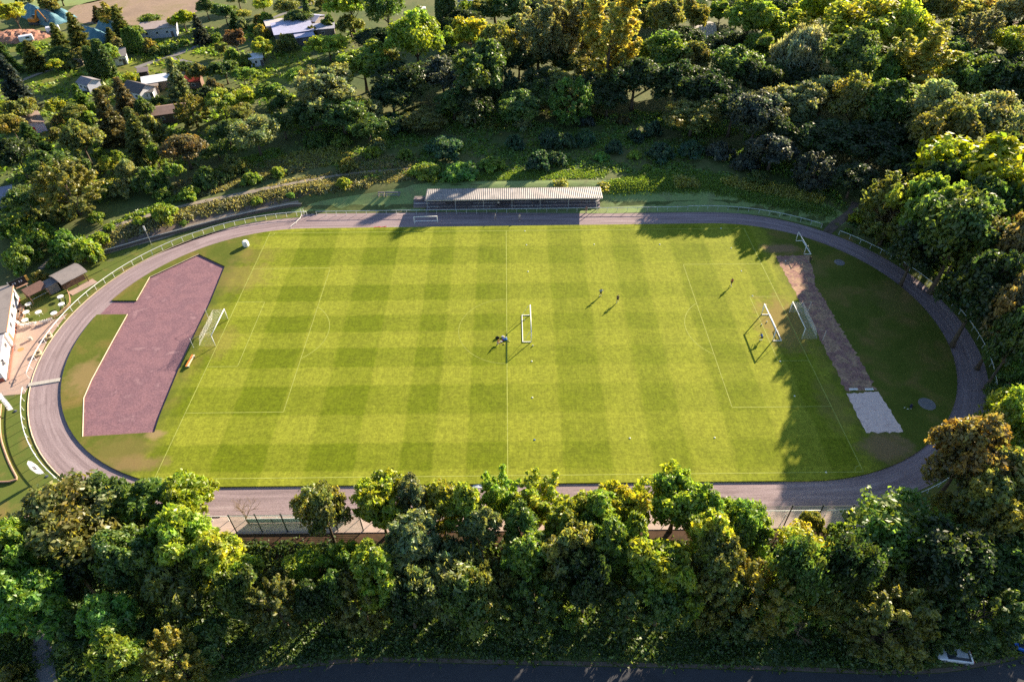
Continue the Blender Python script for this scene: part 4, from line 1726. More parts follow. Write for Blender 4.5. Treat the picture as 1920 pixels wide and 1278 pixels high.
tA, tB, tC = ang(562, 398, -HALF), ang(45, 701, -HALF), ang(37, 727, -HALF)
railing('white railing round the upper left bend ending at the paved yard', arc(RR, PI / 2 + .03, tB % (2 * PI), -HALF))
railing('white railing round the lower left bend beside the two banners', arc(RR, tC % (2 * PI), 3 * PI / 2, -HALF))
railing('white railing along the near straight in front of the mesh fence', [(-HALF + .5 + i * (2 * HALF - 1) / 40, -RR) for i in range(41)])
tD, tE = ang(1545, 416, HALF), ang(1574, 434, HALF)
railing('white railing round the shaded right bend up to the dirt path gap', arc(RR, -PI / 2 + .01, tE, HALF), M_RAIL2)
xb = at(1290, 387, 1.08).x
railing('grey railing in front of the grandstand along the far straight', [(-HALF + 1.0 + (xb + HALF - 1.0) * i / 30, 40.75) for i in range(31)], M_RAIL2)
railing('pale railing on the far right ending at the dirt path gap', [(xb + .1 + (HALF - xb - .1) * i / 6, 40.95) for i in range(6)] + arc(40.95, PI / 2, tD, HALF), M_RAIL2, 1.14)
# the barrier across the track and the long handrail bar on the left bank
o = MB()
bp = [at(566, 406), at(564, 412), at(556, 420), at(546, 428)]
for q in bp:
    o.tube([q, q + Vector((0, 0, .55))], .04, 6)
o.tube([q + Vector((0, 0, .55)) for q in bp], .05, 6)
tag(o.build('track_barrier', M_WHITE), 'low white bent barrier bar reaching across the far straight to the grass', 'barrier')
hp = [at(176, 482), at(205, 473), at(240, 463), at(300, 446), at(380, 425), at(460, 405), at(545, 388), at(566, 387)]
mb = MB()
v, f = [], []
HP = smooth_line(hp, 1.5)
wall_root = thing('retaining_wall', 'low dark retaining wall with pale coping along the foot of the left bank', 'wall', HP[0])
o0 = HP[0]
for i, p in enumerate(HP):
    d = HP[min(i + 1, len(HP) - 1)] - HP[max(i - 1, 0)]
    s = Vector((-d.y, d.x, 0)).normalized() * .14
    for q, zz in ((p + s, -.3), (p - s, -.3), (p - s, .75), (p + s, .75)):
        v.append((q.x - o0.x, q.y - o0.y, H(p.x, p.y) - o0.z + zz))
for i in range(len(HP) - 1):
    for k in range(4):
        f.append((4 * i + k, 4 * i + (k + 1) % 4, 4 * i + 4 + (k + 1) % 4, 4 * i + 4 + k))
mesh_obj('wall_body', v, f, plain('dark_wall', (.10, .085, .085), .9), wall_root)
mb = MB()
mb.tube([(p.x - o0.x, p.y - o0.y, H(p.x, p.y) - o0.z + .80) for p in HP], .13, 4)
mb.build('coping', M_CONC, wall_root)

# ------------------------------------------------------------------ ball-catch mesh fence along the near straight
M_DGREEN = plain('dark_green_paint', (.016, .035, .026), .5)
M_MESH = plain('pale_green_mesh', (.52, .68, .63), .6)


def wires(L0, Hh, step, r):
    mb = MB()
    n = int(L0 / step)
    for i in range(n + 1):
        x = L0 * i / n
        mb.add([(x - r, 0, 0), (x + r, 0, 0), (x + r, 0, Hh), (x - r, 0, Hh)], [(0, 1, 2, 3)])
    k = int(Hh / step)
    for j in range(k + 1):
        z = Hh * j / k
        mb.add([(0, .004, z - r), (L0, .004, z - r), (L0, .004, z + r), (0, .004, z + r)], [(0, 1, 2, 3)])
    return mb


def mesh_fence(label, x0, x1, y, h, n):
    root = thing('mesh_fence', label, 'mesh fence', (x0, y, 0), 0, 'ball-catch mesh fences')
    Lw = (x1 - x0) / n
    wires(x1 - x0, h, .14, .013).build('wire_mesh', M_MESH, root).location = (0, 0, .1)
    pm = None
    for i in range(n + 1):
        if pm is None:
            mb = MB()
            mb.tube([(0, 0, -.2), (0, 0, h + .2)], .085, 8)
            mb.lathe([(.11, 0), (.11, .05), (.03, .10)], 8, (0, 0, h + .2))
            pm = mb.build('post', M_DGREEN, root).data
            root.children[-1].location = (0, .12, 0)
        else:
            o = bpy.data.objects.new('post', pm)
            COL.objects.link(o)
            o.parent = root
            o.location = (Lw * i, .12, 0)
    mb = MB()
    mb.box(((x1 - x0) / 2, .05, h + .12), (x1 - x0, .05, .05))
    mb.build('top_wire', M_DGREEN, root)


yF = at(540, 994).y - .3
xl = at(540, 994).x
mesh_fence('tall pale green mesh fence with dark posts at the left of the near straight', xl - 7.2, xl + 10.8, yF, 4.2, 5)
xr = [at(u, 996).x for u in (1440, 1505, 1562, 1640)]
mesh_fence('tall green mesh fence with leaning-looking dark posts at the right of the near straight', xr[0] - 6, xr[3], yF, 5.0, 5)
# small low fence with white dotted posts in front of it
mb = MB()
low = thing('low_fence', 'low grey fence panel with pale top edge below the left mesh fence', 'fence', (xl - 6, yF + 1.6, 0))
mb.box((7, 0, .55), (14, .05, 1.0)); mb.build('panel', plain('grey_green_sheet', (.20, .25, .25), .7), low)
mb = MB(); mb.box((7, 0, 1.08), (14, .08, .05)); mb.build('top_edge', M_WHITE, low)
for i in range(5):
    mb = MB(); mb.tube([(3.5 * i, -.06, 0), (3.5 * i, -.06, 1.12)], .04, 6); mb.build('post', M_DGREEN, low)

# ------------------------------------------------------------------ goals
M_NET = plain('net_cord', (.72, .70, .64), .8)
M_GOAL = plain('goal_white', (.82, .81, .78), .45, var=.05)


def net_grid(P00, P10, P11, P01, nu, nv, r, sag=0.0):
    """cords between four corners"""
    mb = MB()
    P00, P10, P11, P01 = map(Vector, (P00, P10, P11, P01))

    def pt(s, t):
        q = (P00 * (1 - s) + P10 * s) * (1 - t) + (P01 * (1 - s) + P11 * s) * t
        q = q - Vector((0, 0, sag * math.sin(PI * s) * math.sin(PI * t)))
        return q
    for i in range(nu + 1):
        mb.tube([pt(i / nu, t) for t in (0, .33, .66, 1)], r, 3, cap=False)
    for j in range(nv + 1):
        mb.tube([pt(s, j / nv) for s in (0, .25, .5, .75, 1)], r, 3, cap=False)
    return mb


def goal(label, loc, rz, wd=7.32, hh=2.44, d_top=1.2, d_bot=2.0, net=True, stays=False, base=True, group=None, tb=.07):
    """mouth along local x, open to local -y"""
    g = thing('goal', label, 'goal', loc, rz, group)
    a = wd / 2
    for sx in (-1, 1):
        mb = MB(); mb.tube([(sx * a, 0, 0), (sx * a, 0, hh)], tb, 10); mb.build('upright', M_GOAL, g, True)
    mb = MB(); mb.tube([(-a - tb, 0, hh), (a + tb, 0, hh)], tb, 10); mb.build('crossbar', M_GOAL, g, True)
    if base:
        mb = MB(); mb.box((0, d_bot, .06), (wd + .12, .14, .12)); mb.build('rear_bar', M_GOAL, g)
        for sx in (-1, 1):
            mb = MB(); mb.box((sx * a, d_bot / 2, .06), (.13, d_bot - .16, .115)); mb.build('side_bar', M_GOAL, g)
            mb = MB(); mb.tube([(sx * a, .05, hh - .04), (sx * a, d_top * .55, hh - .12), (sx * a, d_bot - .04, .12)], .028, 6); mb.build('stanchion', M_GOAL, g)
    if stays:
        for sx in (-1, 1):
            mb = MB(); mb.tube([(sx * (a + .4), d_bot + .9, 0), (sx * (a + .4), d_bot + .9, 2.35)], .035, 6); mb.build('net_pole', M_GOAL, g)
            mb = MB(); mb.tube([(sx * (a + .4), d_bot + .9, 2.3), (sx * a, d_top, hh - .1)], .012, 4); mb.build('guy_rope', M_NET, g)
    if net:
        nt = net_grid((-a, 0, hh), (a, 0, hh), (a, d_top, hh - .06), (-a, d_top, hh - .06), 44, 8, .008, .10)
        n2 = net_grid((-a, d_top, hh - .06), (a, d_top, hh - .06), (a, d_bot, .1), (-a, d_bot, .1), 44, 15, .008)
        nt.add(n2.v, n2.f)
        for sx in (-1, 1):
            n3 = net_grid((sx * a, 0, hh), (sx * a, d_top, hh - .06), (sx * a, d_bot, .1), (sx * a, 0, .1), 8, 15, .008)
            nt.add(n3.v, n3.f)
        nt.build('net', M_NET, g)
    return g


def span(p, q, z=GZ):
    a, b = at(*p, z), at(*q, z)
    return (a + b) / 2, math.atan2((b - a).y, (b - a).x), (b - a).length


c, rz, L = span((404.1, 648.8), (427.7, 598.9))   # mouth runs along local x, the net lies to the left
goal('full-size goal with white net on the left goal line beside the hard court', c, rz, L, 2.6, 2.2, 3.0, True, True, False, 'full-size goals with nets', .075)
c, rz, L = span((1479.8, 585.6), (1502.9, 635.5))
goal('full-size goal with net on the right goal line beside the cinder runway', c, rz, L, 2.6, 2.0, 2.8, True, True, False, 'full-size goals with nets', .075)
c, rz, L = span((996, 641), (994, 591))
goal('portable white goal without net standing at midfield near the halfway line', c, rz, L, 2.5, .7, 1.55, False, False, True, 'portable goals', .085)
# portable goal in the right goal area: mouth to the right, base to the left
c, rz, L = span((1427.5, 590), (1448.5, 639))
goal('portable white goal in the worn right goal area with keeper beside it', c, rz, L, 2.6, .8, 1.6, False, False, True, 'portable goals', .10)
a_, b_ = at(1497, 452, 0), at(1513, 477, GZ)
c, rz, L = span((1492, 452), (1507, 477))
goal('portable goal left on the shaded grass by the upper right bend', c, rz, L, 2.3, .6, 1.5, False, False, True, 'portable goals', .07)
c, rz, L = span((777.5, 420), (820.5, 419), 0)
goal('portable goal parked on the track in front of the grandstand', c, rz, L, 1.9, .5, 1.1, False, False, True, 'portable goals', .08)

# ------------------------------------------------------------------ grandstand
yS0, zt = 41.85, 3.25
xS0, xS1 = -19.0, 21.9
gs = thing('grandstand', 'long open grandstand with pale corrugated roof on slim posts beside the far straight', 'grandstand', (xS0, yS0, 0))
Ls = xS1 - xS0
# corrugated roof sheet with thickness
mb = MB()
nw = 92
yb, zb = 5.1, 2.95
top, bot_ = [], []
v, f = [], []
for i in range(nw * 2 + 1):
    x = Ls * i / (nw * 2)
    dz = .04 * (1 if i % 2 else -1)
    for y, z in ((-.35, zt), (yb, zb)):
        v.append((x, y, z + dz)); v.append((x, y, z + dz - .03))
for i in range(nw * 2):
    a = 4 * i
    f += [(a, a + 4, a + 6, a + 2), (a + 1, a + 3, a + 7, a + 5), (a, a + 1, a + 5, a + 4), (a + 2, a + 6, a + 7, a + 3)]


def roof_mat():
    t = NT('weathered_sheet_roof')
    p = t.pos()
    a = t.noise(.35, 5, p, .65, .5)
    b = t.noise(2.0, 4, t.mapping(p, (3, .3, 1)))
    c = t.ramp(a, [(.3, (.19, .175, .175)), (.55, (.30, .275, .27)), (.7, (.23, .21, .21))])
    c = t.mix(1.0, c, t.ramp(b, [(.3, .75), (.7, 1.15)]), 'MULTIPLY')
    return t.out(c, .55, (b, .1, .02), .25)


mesh_obj('roof', v, f, roof_mat(), gs)
mb = MB(); mb.box((Ls / 2, -.36, zt - .16), (Ls, .07, .24)); mb.build('fascia', M_STEEL, gs)
M_TIM = plain('weathered_timber', (.13, .115, .12), .85, var=.3)
M_TIER = plain('dark_terrace_boards', (.24, .20, .215), .9, var=.3)
xp = [at(803, 392, 0).x - xS0 + (at(1119, 398, 0).x - at(803, 392, 0).x) * i / 6 for i in range(7)]
for x in xp:
    mb = MB(); mb.box((x, .0, (zt - .1) / 2), (.13, .13, zt - .1)); mb.build('roof_post', M_STEEL, gs)
    mb = MB(); mb.box((x, yb - .25, (zb - .1) / 2 + .4), (.13, .13, zb - .9)); mb.build('roof_post', M_STEEL, gs)
    mb = MB(); mb.box((x, yb / 2, zt - .28), (.09, yb - .3, .10)); mb.build('rafter', M_STEEL, gs)
mb = MB(); mb.box((Ls / 2, yb - .12, 1.5), (Ls - .3, .08, 2.9)); mb.build('rear_wall', M_TIER, gs)
tiers = [(.9, .30), (1.75, .70), (2.6, 1.1), (3.45, 1.5), (4.3, 1.9)]
rg = random.Random(4)
for i, (y, z) in enumerate(tiers):
    ext = 3.4 if i in (1, 2, 3) else .4
    mb = MB(); mb.box((Ls / 2 - ext / 2, y, z / 2 - .3), (Ls - .6 + ext, .84, z + .58)); mb.build('terrace_step', M_TIER, gs)
    x = -ext + .5
    while x < Ls - 1.2:
        l = rg.uniform(2.2, 5.8)
        if rg.random() < .78:
            l2 = min(l, Ls - .6 - x)
            mb = MB(); mb.box((x + l2 / 2, y + .1, z + .36), (l2, .30, .06))
            for k in (.2, .8):
                mb.box((x + l2 * k, y + .1, z + .16), (.08, .24, .32))
            mb.build('bench_plank', plain(('bench_grey', 'bench_pale', 'bench_dark')[rg.randrange(3)], ((.30, .25, .24), (.55, .50, .48), (.18, .14, .13))[rg.randrange(3)], .8, var=.3), gs)
        x += l + rg.uniform(.1, .5)

# two long benches on the slope left of the stand
def slope_bench(label, u0, u1, v, col):
    a, b = at(u0, v), at(u1, v)
    L_ = (b - a).length
    r = thing('slope_bench', label, 'bench', a, math.atan2((b - a).y, (b - a).x), 'benches on the slope left of the grandstand')
    M_ = plain('bench_boards', col, .85, var=.25)
    mb = MB(); mb.box((L_ / 2, 0, .45), (L_, .32, .06)); mb.build('seat', M_, r)
    mb = MB(); mb.box((L_ / 2, .55, .85), (L_, .08, .42)); mb.build('backrest', M_, r)
    for k in (.1, .9):
        mb = MB(); mb.box((L_ * k, .25, .3), (.1, .7, .84)); mb.build('leg', M_, r)


slope_bench('pale weathered slope bench left of the darker one', 709, 721, 369, (.36, .29, .27))
slope_bench('long grey slope bench with backrest right of the pale one', 722, 751, 369, (.22, .21, .23))

# ------------------------------------------------------------------ people
M_SKIN = plain('skin', (.50, .30, .21), .6, var=.05)


def skinned(name, chains, mat, parent, root=0, sub=1):
    """chains: lists of (x, y, z, radius); the first point of a later chain may be the index of an earlier vertex"""
    V, E, Rr = [], [], []
    for ch in chains:
        prev = None
        for q in ch:
            if isinstance(q, int):
                prev = q
                continue
            V.append(q[:3]); Rr.append(q[3])
            if prev is not None:
                E.append((prev, len(V) - 1))
            prev = len(V) - 1
    me = bpy.data.meshes.new(name)
    me.from_pydata(V, E, [])
    o = bpy.data.objects.new(name, me)
    COL.objects.link(o)
    md = o.modifiers.new('skin', 'SKIN')
    md.use_smooth_shade = True
    for i, q in enumerate(me.skin_vertices[0].data):
        q.radius = (Rr[i], Rr[i])
        q.use_root = (i == root)
    if sub:
        o.modifiers.new('sub', 'SUBSURF').levels = sub
    bpy.context.view_layer.update()
    dg = bpy.context.evaluated_depsgraph_get()
    m2 = bpy.data.meshes.new_from_object(o.evaluated_get(dg))
    o.modifiers.clear()
    o.data = m2
    m2.materials.clear()
    m2.materials.append(mat)
    o.parent = parent
    return o


def lerp3(a, b, t):
    return tuple(a[i] + (b[i] - a[i]) * t for i in range(3))


def person(label, loc, rz, top, legs, hair, skin=M_SKIN, pose='stand', sleeves=True, long_legs=False, shoes=(.7, .7, .66), socks=None, s=1.0, group='people at the sports ground'):
    """faces local -y"""
    p = thing('person', label, 'person', loc, rz, group)
    p.scale = (s, s, s)
    J = dict(pel=(0, 0, .95), sp=(0, .01, 1.15), ch=(0, 0, 1.36), nk=(0, 0, 1.50), hd=(0, -.02, 1.62), tp=(0, -.02, 1.76))
    A = {-1: [(-.19, 0, 1.42), (-.25, .03, 1.15), (-.25, -.06, .91)], 1: [(.19, 0, 1.42), (.25, .03, 1.15), (.25, -.06, .91)]}
    G = {-1: [(-.10, 0, .92), (-.11, -.02, .50), (-.11, .02, .09)], 1: [(.10, 0, .92), (.11, -.02, .50), (.11, .02, .09)]}
    if pose == 'walk':
        G[-1] = [(-.09, 0, .92), (-.10, -.16, .52), (-.10, -.22, .10)]
        G[1] = [(.09, 0, .92), (.10, .02, .50), (.10, .28, .16)]
        A[-1][1], A[-1][2] = (-.25, .16, 1.18), (-.24, .10, .95)
        A[1][1], A[1][2] = (.25, -.10, 1.17), (.24, -.28, 1.02)
    if pose == 'arms':
        A[-1][1], A[-1][2] = (-.42, -.02, 1.30), (-.30, -.22, 1.26)
        A[1][1], A[1][2] = (.42, -.02, 1.30), (.30, -.22, 1.26)
        G[-1][1], G[-1][2] = (-.15, -.08, .50), (-.19, .02, .09)
        G[1][1], G[1][2] = (.13, -.02, .50), (.14, .12, .10)
    if pose == 'bend':
        J.update(pel=(0, .15, .82), sp=(0, .02, .98), ch=(0, -.16, 1.12), nk=(0, -.27, 1.20), hd=(0, -.36, 1.27), tp=(0, -.42, 1.39))
        for k in (-1, 1):
            A[k] = [(.19 * k, -.18, 1.15), (.28 * k, -.30, .92), (.22 * k, -.46, .76)]
            G[k] = [(.11 * k, .14, .80), (.18 * k, -.10, .46), (.17 * k, .08, .09)]
    if pose == 'kneel':
        J.update(pel=(0, .15, .48), sp=(0, .05, .66), ch=(0, -.08, .84), nk=(0, -.15, .96), hd=(0, -.22, 1.06), tp=(0, -.24, 1.20))
        for k in (-1, 1):
            A[k] = [(.19 * k, -.08, .90), (.26 * k, -.22, .68), (.16 * k, -.42, .52)]
            G[k] = [(.11 * k, .12, .46), (.15 * k, -.24, .36), (.14 * k, .12, .09)]
    if pose == 'sit':
        J.update(pel=(0, .1, .52), sp=(0, .08, .72), ch=(0, .04, .93), nk=(0, .02, 1.07), hd=(0, -.01, 1.19), tp=(0, -.02, 1.33))
        for k in (-1, 1):
            A[k] = [(.19 * k, .04, .99), (.25 * k, -.02, .74), (.16 * k, -.26, .64)]
            G[k] = [(.10 * k, .06, .50), (.12 * k, -.36, .52), (.12 * k, -.38, .09)]
    r3 = lambda q, r: (*q, r)
    ch = [[r3(J['pel'], .125), r3(J['sp'], .115), r3(J['ch'], .135), r3(J['nk'], .055), r3(J['hd'], .088), r3(J['tp'], .07)]]
    nv = 6
    # nose and ears grow from the head
    hd = J['hd']
    ch.append([4, (hd[0], hd[1] - .105, hd[2] + .01, .012)]); nv += 1
    for k in (-1, 1):
        ch.append([4, (hd[0] + .09 * k, hd[1] + .01, hd[2] + .01, .013)]); nv += 1
    for k in (-1, 1):
        a = A[k]
        e, wr = Vector(a[1]), Vector(a[2])
        fd = (wr - e).normalized()
        side = Vector((0, -1, 0)) - fd * fd.dot(Vector((0, -1, 0)))
        side = side.normalized() if side.length > .1 else Vector((1, 0, 0))
        palm = wr + fd * .075
        ch.append([2, r3(a[0], .062), r3(a[1], .043), r3(a[2], .028), r3(palm, .030)])
        pi_ = nv + 3
        nv += 4
        for q, ln in ((-.030, .065), (-.010, .078), (.011, .072), (.030, .055)):
            b0 = palm + fd * .03 + side * q
            ch.append([pi_, r3(b0 + fd * ln * .5, .009), r3(b0 + fd * ln + Vector((-.012 * k, 0, 0)), .008)]); nv += 2
        ch.append([pi_, r3(palm - fd * .02 + side * .045, .010), r3(palm + fd * .02 + side * .068, .009)]); nv += 2
        g = G[k]
        toe = (g[2][0], g[2][1] - .16, g[2][2] - .045)
        ch.append([0, r3(g[0], .095), r3(g[1], .060), r3(g[2], .040), r3(toe, .035)]); nv += 4
    skinned('body', ch, skin, p)
    tm = plain('shirt_cloth', top, .85, var=.12, scale=8)
    sh = [[r3(lerp3(J['pel'], J['sp'], .1), .138), r3(J['sp'], .130), r3(J['ch'], .150), r3(lerp3(J['ch'], J['nk'], .8), .075)]]
    for k in (-1, 1):
        a = A[k]
        sh.append([2, r3(a[0], .078), r3(lerp3(a[0], a[1], .72), .062)] + ([r3(a[1], .054), r3(lerp3(a[1], a[2], .85), .042)] if not sleeves else []))
    skinned('shirt', sh, tm, p)
    lm = plain('legwear_cloth', legs, .85, var=.12, scale=8)
    tr = [[r3(J['pel'], .142)]]
    for k in (-1, 1):
        g = G[k]
        tr.append([0, r3(g[0], .112), r3(lerp3(g[0], g[1], .8), .086)] + ([r3(g[1], .075), r3(lerp3(g[1], g[2], .9), .056)] if long_legs else []))
    skinned('trousers' if long_legs else 'shorts', tr, lm, p)
    for k in (-1, 1):
        g = G[k]
        toe = (g[2][0], g[2][1] - .18, g[2][2] - .042)
        skinned('shoe', [[(g[2][0], g[2][1] + .05, g[2][2] - .03, .05), (g[2][0], g[2][1] - .06, g[2][2] - .03, .05), (*toe, .042)]], plain('shoe_leather', shoes, .6), p)
        if socks:
            skinned('sock', [[r3(lerp3(g[1], g[2], .25), .062), r3(lerp3(g[1], g[2], .6), .056), r3(lerp3(g[1], g[2], .95), .046)]], plain('sock_knit', socks, .9), p)
    t_ = J['tp']
    skinned('hair', [[(hd[0], hd[1] + .045, hd[2] + .03, .075), (t_[0], t_[1] + .01, t_[2] - .01, .086), (t_[0], t_[1] - .035, t_[2] - .012, .070)]], plain('hair', hair, .7), p)
    return p


BLK, WHT = (.012, .012, .014), (.72, .70, .66)
person('footballer in teal blue shirt and black shorts running with arms out', at(1126, 555, GZ), R(10), (.02, .20, .44), BLK, (.05, .035, .02), pose='arms', socks=WHT, s=1.06)
person('footballer in all black with pale shoes on the open grass', at(1157.5, 566.5, GZ), R(-15), BLK, BLK, (.10, .06, .03), pose='walk', socks=WHT, s=1.06)
person('footballer in red shirt and black shorts left of the right goal', at(1370.5, 535.5, GZ), R(20), (.42, .02, .03), BLK, (.05, .035, .02), pose='walk', socks=WHT, s=1.06)
person('goalkeeper in blue shirt bending with hands forward by the portable goal', at(1426, 638, GZ), R(-160), (.03, .14, .42), BLK, (.06, .04, .02), pose='bend', socks=WHT, s=1.08)
person('person in orange top kneeling beside the pile of kit at midfield', at(934, 645, GZ), R(80), (.62, .16, .04), (.70, .62, .55), (.06, .03, .02), pose='kneel')
person('person in pale shirt and shorts walking on the shaded track, left one', at(929, 412.5, 0), R(-60), (.55, .50, .50), (.30, .27, .29), (.10, .07, .05), pose='walk')
person('person in light clothes standing on the shaded track, right one', at(974, 414, 0), R(5), (.58, .52, .50), (.38, .33, .33), (.16, .10, .06), pose='stand')
person('person in dark jacket standing in the shade beside the runway head', at(1517, 493, GZ), R(35), BLK, (.03, .03, .035), (.30, .18, .08), pose='walk', sleeves=False, long_legs=True)
person('spectator in white top seated on a front bench of the grandstand', (gs.location.x + at(935, 392).x - xS0, yS0 + 1.0, .66), 0, (.70, .66, .66), (.04, .04, .05), (.08, .05, .03), pose='sit', long_legs=True)
person('spectator in brown top standing under the right end of the grandstand roof', at(1099, 399, 0), R(15), (.22, .12, .09), (.30, .22, .18), (.06, .04, .03), pose='stand', long_legs=True)
# ------------------------------------------------------------------ clubhouse and its garden
M_WALLW = plain('white_render', (.74, .70, .68), .85, var=.05)
M_FELT = surf('roofing_felt', [(.20, .17, .165), (.26, .225, .215), (.17, .15, .15)], .35, 5.0, .9, .2, .15)
M_GLASS = plain('dark_window', (.05, .06, .08), .15, var=.2, spec=.6)
M_BRICK = plain('red_brick_base', (.32, .10, .065), .85, var=.25, scale=6)
M_WOODB = plain('brown_timber', (.13, .075, .05), .85, var=.3)
M_WOODP = plain('pale_timber', (.42, .24, .16), .85, var=.2)
A0, A1 = at(37, 559), at(16.5, 712)
dv = (A1 - A0)
Lb = dv.length
th = math.atan2(dv.y, dv.x)
ch = thing('clubhouse', 'long white clubhouse with flat grey felt roof beside the left bend of the track', 'clubhouse', A0, th)
# local x runs along the front wall to the south, local -y is the building's inside
hb = 3.3
mb = MB(); mb.box((Lb * .31, -7, hb / 2), (Lb * .62, 14, hb)); mb.build('wall', M_WALLW, ch)
mb = MB(); mb.box((Lb * .81, -7.4, hb / 2 - .1), (Lb * .379, 14, hb - .2)); mb.build('wall', M_WALLW, ch)
mb = MB(); mb.box((Lb * .31, -7.1, hb + .12), (Lb * .63, 14.9, .24)); mb.build('roof', M_FELT, ch, bevel=.03)
mb = MB(); mb.box((Lb * .81, -7.5, hb - .08), (Lb * .36, 14.9, .22)); mb.build('roof', plain('roof_sheet_pale', (.42, .40, .43), .6), ch)
mb = MB(); mb.box((Lb * .31, .44, hb + .10), (Lb * .63, .1, .3)); mb.build('gutter', M_WOODP, ch)
mb = MB(); mb.box((Lb * .5, .06, .12), (Lb, .1, .24)); mb.build('plinth', M_BRICK, ch)
for fx in (.08, .2, .32, .44, .68, .88):
    yy = .0 if fx < .6 else -.4
    mb = MB(); mb.box((Lb * fx, yy, 1.75), (1.2, .10, .95)); wf = mb.build('window', M_STEEL, ch)
    mb = MB(); mb.box((Lb * fx, yy + .05, 1.75), (1.06, .04, .81)); mb.build('pane', M_GLASS, wf)
mb = MB(); mb.box((Lb * .56, .02, 1.05), (1.0, .1, 2.1)); mb.build('door', plain('door_paint', (.30, .16, .10), .6), ch)
mb = MB(); mb.box((Lb + .05, -7.4, .4), (.1, 13.6, .8)); mb.build('brick_base', M_BRICK, ch)
mb = MB()
for z_ in (2.4, 3.2):
    mb.box((Lb * .9, -.1, z_ - .6), (.5, .5, .06))
mb.tube([(Lb * .9, .1, 1.6), (Lb * .9, .1, 2.7)], .05, 6)
mb.build('wall_lamp', M_GLASS, ch)
# flue on the roof
mb = MB(); mb.tube([(Lb * .015, -.3, hb + .2), (Lb * .015, -.3, hb + 1.0)], .09, 8); mb.build('flue', M_STEEL, ch)
mb = MB(); mb.box((Lb * .16, -2.6, hb + .26), (.8, .7, .06)); mb.build('roof_hatch', plain('hatch', (.12, .10, .10), .8), ch)
# stacked planters / timber benches along the front wall
for k, (u, v, l) in enumerate(((38, 581, 3.0), (36, 592, 2.6), (44, 582, 2.2), (42, 597, 2.2))):
    p = at(u, v)
    r = thing('timber_planter', ('long pale timber planter against the clubhouse wall, northern one', 'pale timber planter against the clubhouse wall, southern one', 'short timber planter on the lawn edge, northern one', 'short timber planter on the lawn edge, southern one')[k], 'planter', p, th, 'timber planters beside the clubhouse')
    mb = MB(); mb.box((0, 0, .25), (l, .55, .5)); mb.build('box', M_WOODP, r)
    mb = MB(); mb.box((0, 0, .51), (l - .14, .42, .03)); mb.build('soil', M_SOIL, r)
# barrel-roofed hut
hA, hB = at(127, 548), at(167, 527)
dvh = hB - hA
Lh, thh = dvh.length, math.atan2(dvh.y, dvh.x)
hut = thing('timber_hut', 'dark timber hut with curved grey felt roof on the lawn left of the track', 'hut', hA, thh)
wdh = 4.2
mb = MB()
n = 10
v, f = [], []
for i in range(n + 1):
    t = i / n
    y = -.55 + (wdh + 1.0) * t
    z = 2.1 + 1.0 * math.sin(PI * (t * .8 + .12))
    for x in (-.45, Lh + .45):
        v += [(x, y, z), (x, y, z - .1)]
for i in range(n):
    a = 4 * i
    f += [(a, a + 2, a + 6, a + 4), (a + 1, a + 5, a + 7, a + 3), (a, a + 4, a + 5, a + 1), (a + 2, a + 3, a + 7, a + 6)]
f += [(0, 1, 3, 2), (4 * n, 4 * n + 2, 4 * n + 3, 4 * n + 1)]
mesh_obj('roof', v, f, M_FELT, hut)
mb = MB(); mb.box((Lh / 2, wdh / 2 + .6, 1.25), (Lh, wdh - 1.2, 2.5)); mb.build('wall', M_WOODB, hut)
mb = MB(); mb.box((Lh / 2, .55, 1.0), (Lh - .3, .1, 1.0)); mb.build('counter', M_WOODB, hut)
for x in (.1, Lh * .5, Lh - .1):
    mb = MB(); mb.box((x, -.1, 1.1), (.14, .14, 2.2)); mb.build('roof_post', M_WOODB, hut)
mb = MB(); mb.box((Lh / 2 + .4, -.9, .05), (Lh + .8, 2.0, .1)); mb.build('paved_step', M_PAVE, hut)
mb = MB(); mb.box((-1.3, wdh * .7, 2.05), (2.6, 2.6, .12)); mb.box((-1.3, wdh * .7, 1.0), (2.0, 2.1, 2.0)); mb.build('lean_to', M_FELT, hut)
# open shelter with brown roof
p = at(74, 557)
sh = thing('open_shelter', 'small open shelter with brown pitched roof beside the clubhouse lawn', 'shelter', p, thh)
mb = MB()
v = [(-1.9, -1.3, 2.0), (1.9, -1.3, 2.0), (1.9, .7, 2.75), (-1.9, .7, 2.75), (1.9, 1.6, 2.3), (-1.9, 1.6, 2.3)]
mb.add(v + [(a, b, c - .09) for a, b, c in v], [(0, 1, 2, 3), (3, 2, 4, 5), (7, 6, 9, 8), (8, 9, 11, 10), (0, 6, 7, 1), (5, 4, 10, 11), (1, 7, 8, 2), (2, 8, 10, 4), (0, 3, 9, 6), (3, 5, 11, 9)])
mb.build('roof', plain('brown_roof', (.15, .085, .07), .85, var=.2), sh)
for x in (-1.7, 1.7):
    for y in (-1.1, 1.4):
        mb = MB(); mb.box((x, y, 1.05), (.12, .12, 2.1)); mb.build('post', M_WOODP, sh)
mb = MB(); mb.box((0, 1.42, 1.0), (3.2, .06, 1.6)); mb.build('back_wall', M_WOODB, sh)
mb = MB(); mb.box((0, -1.1, .9), (3.2, .08, .1)); mb.build('hand_rail', M_STEEL, sh)
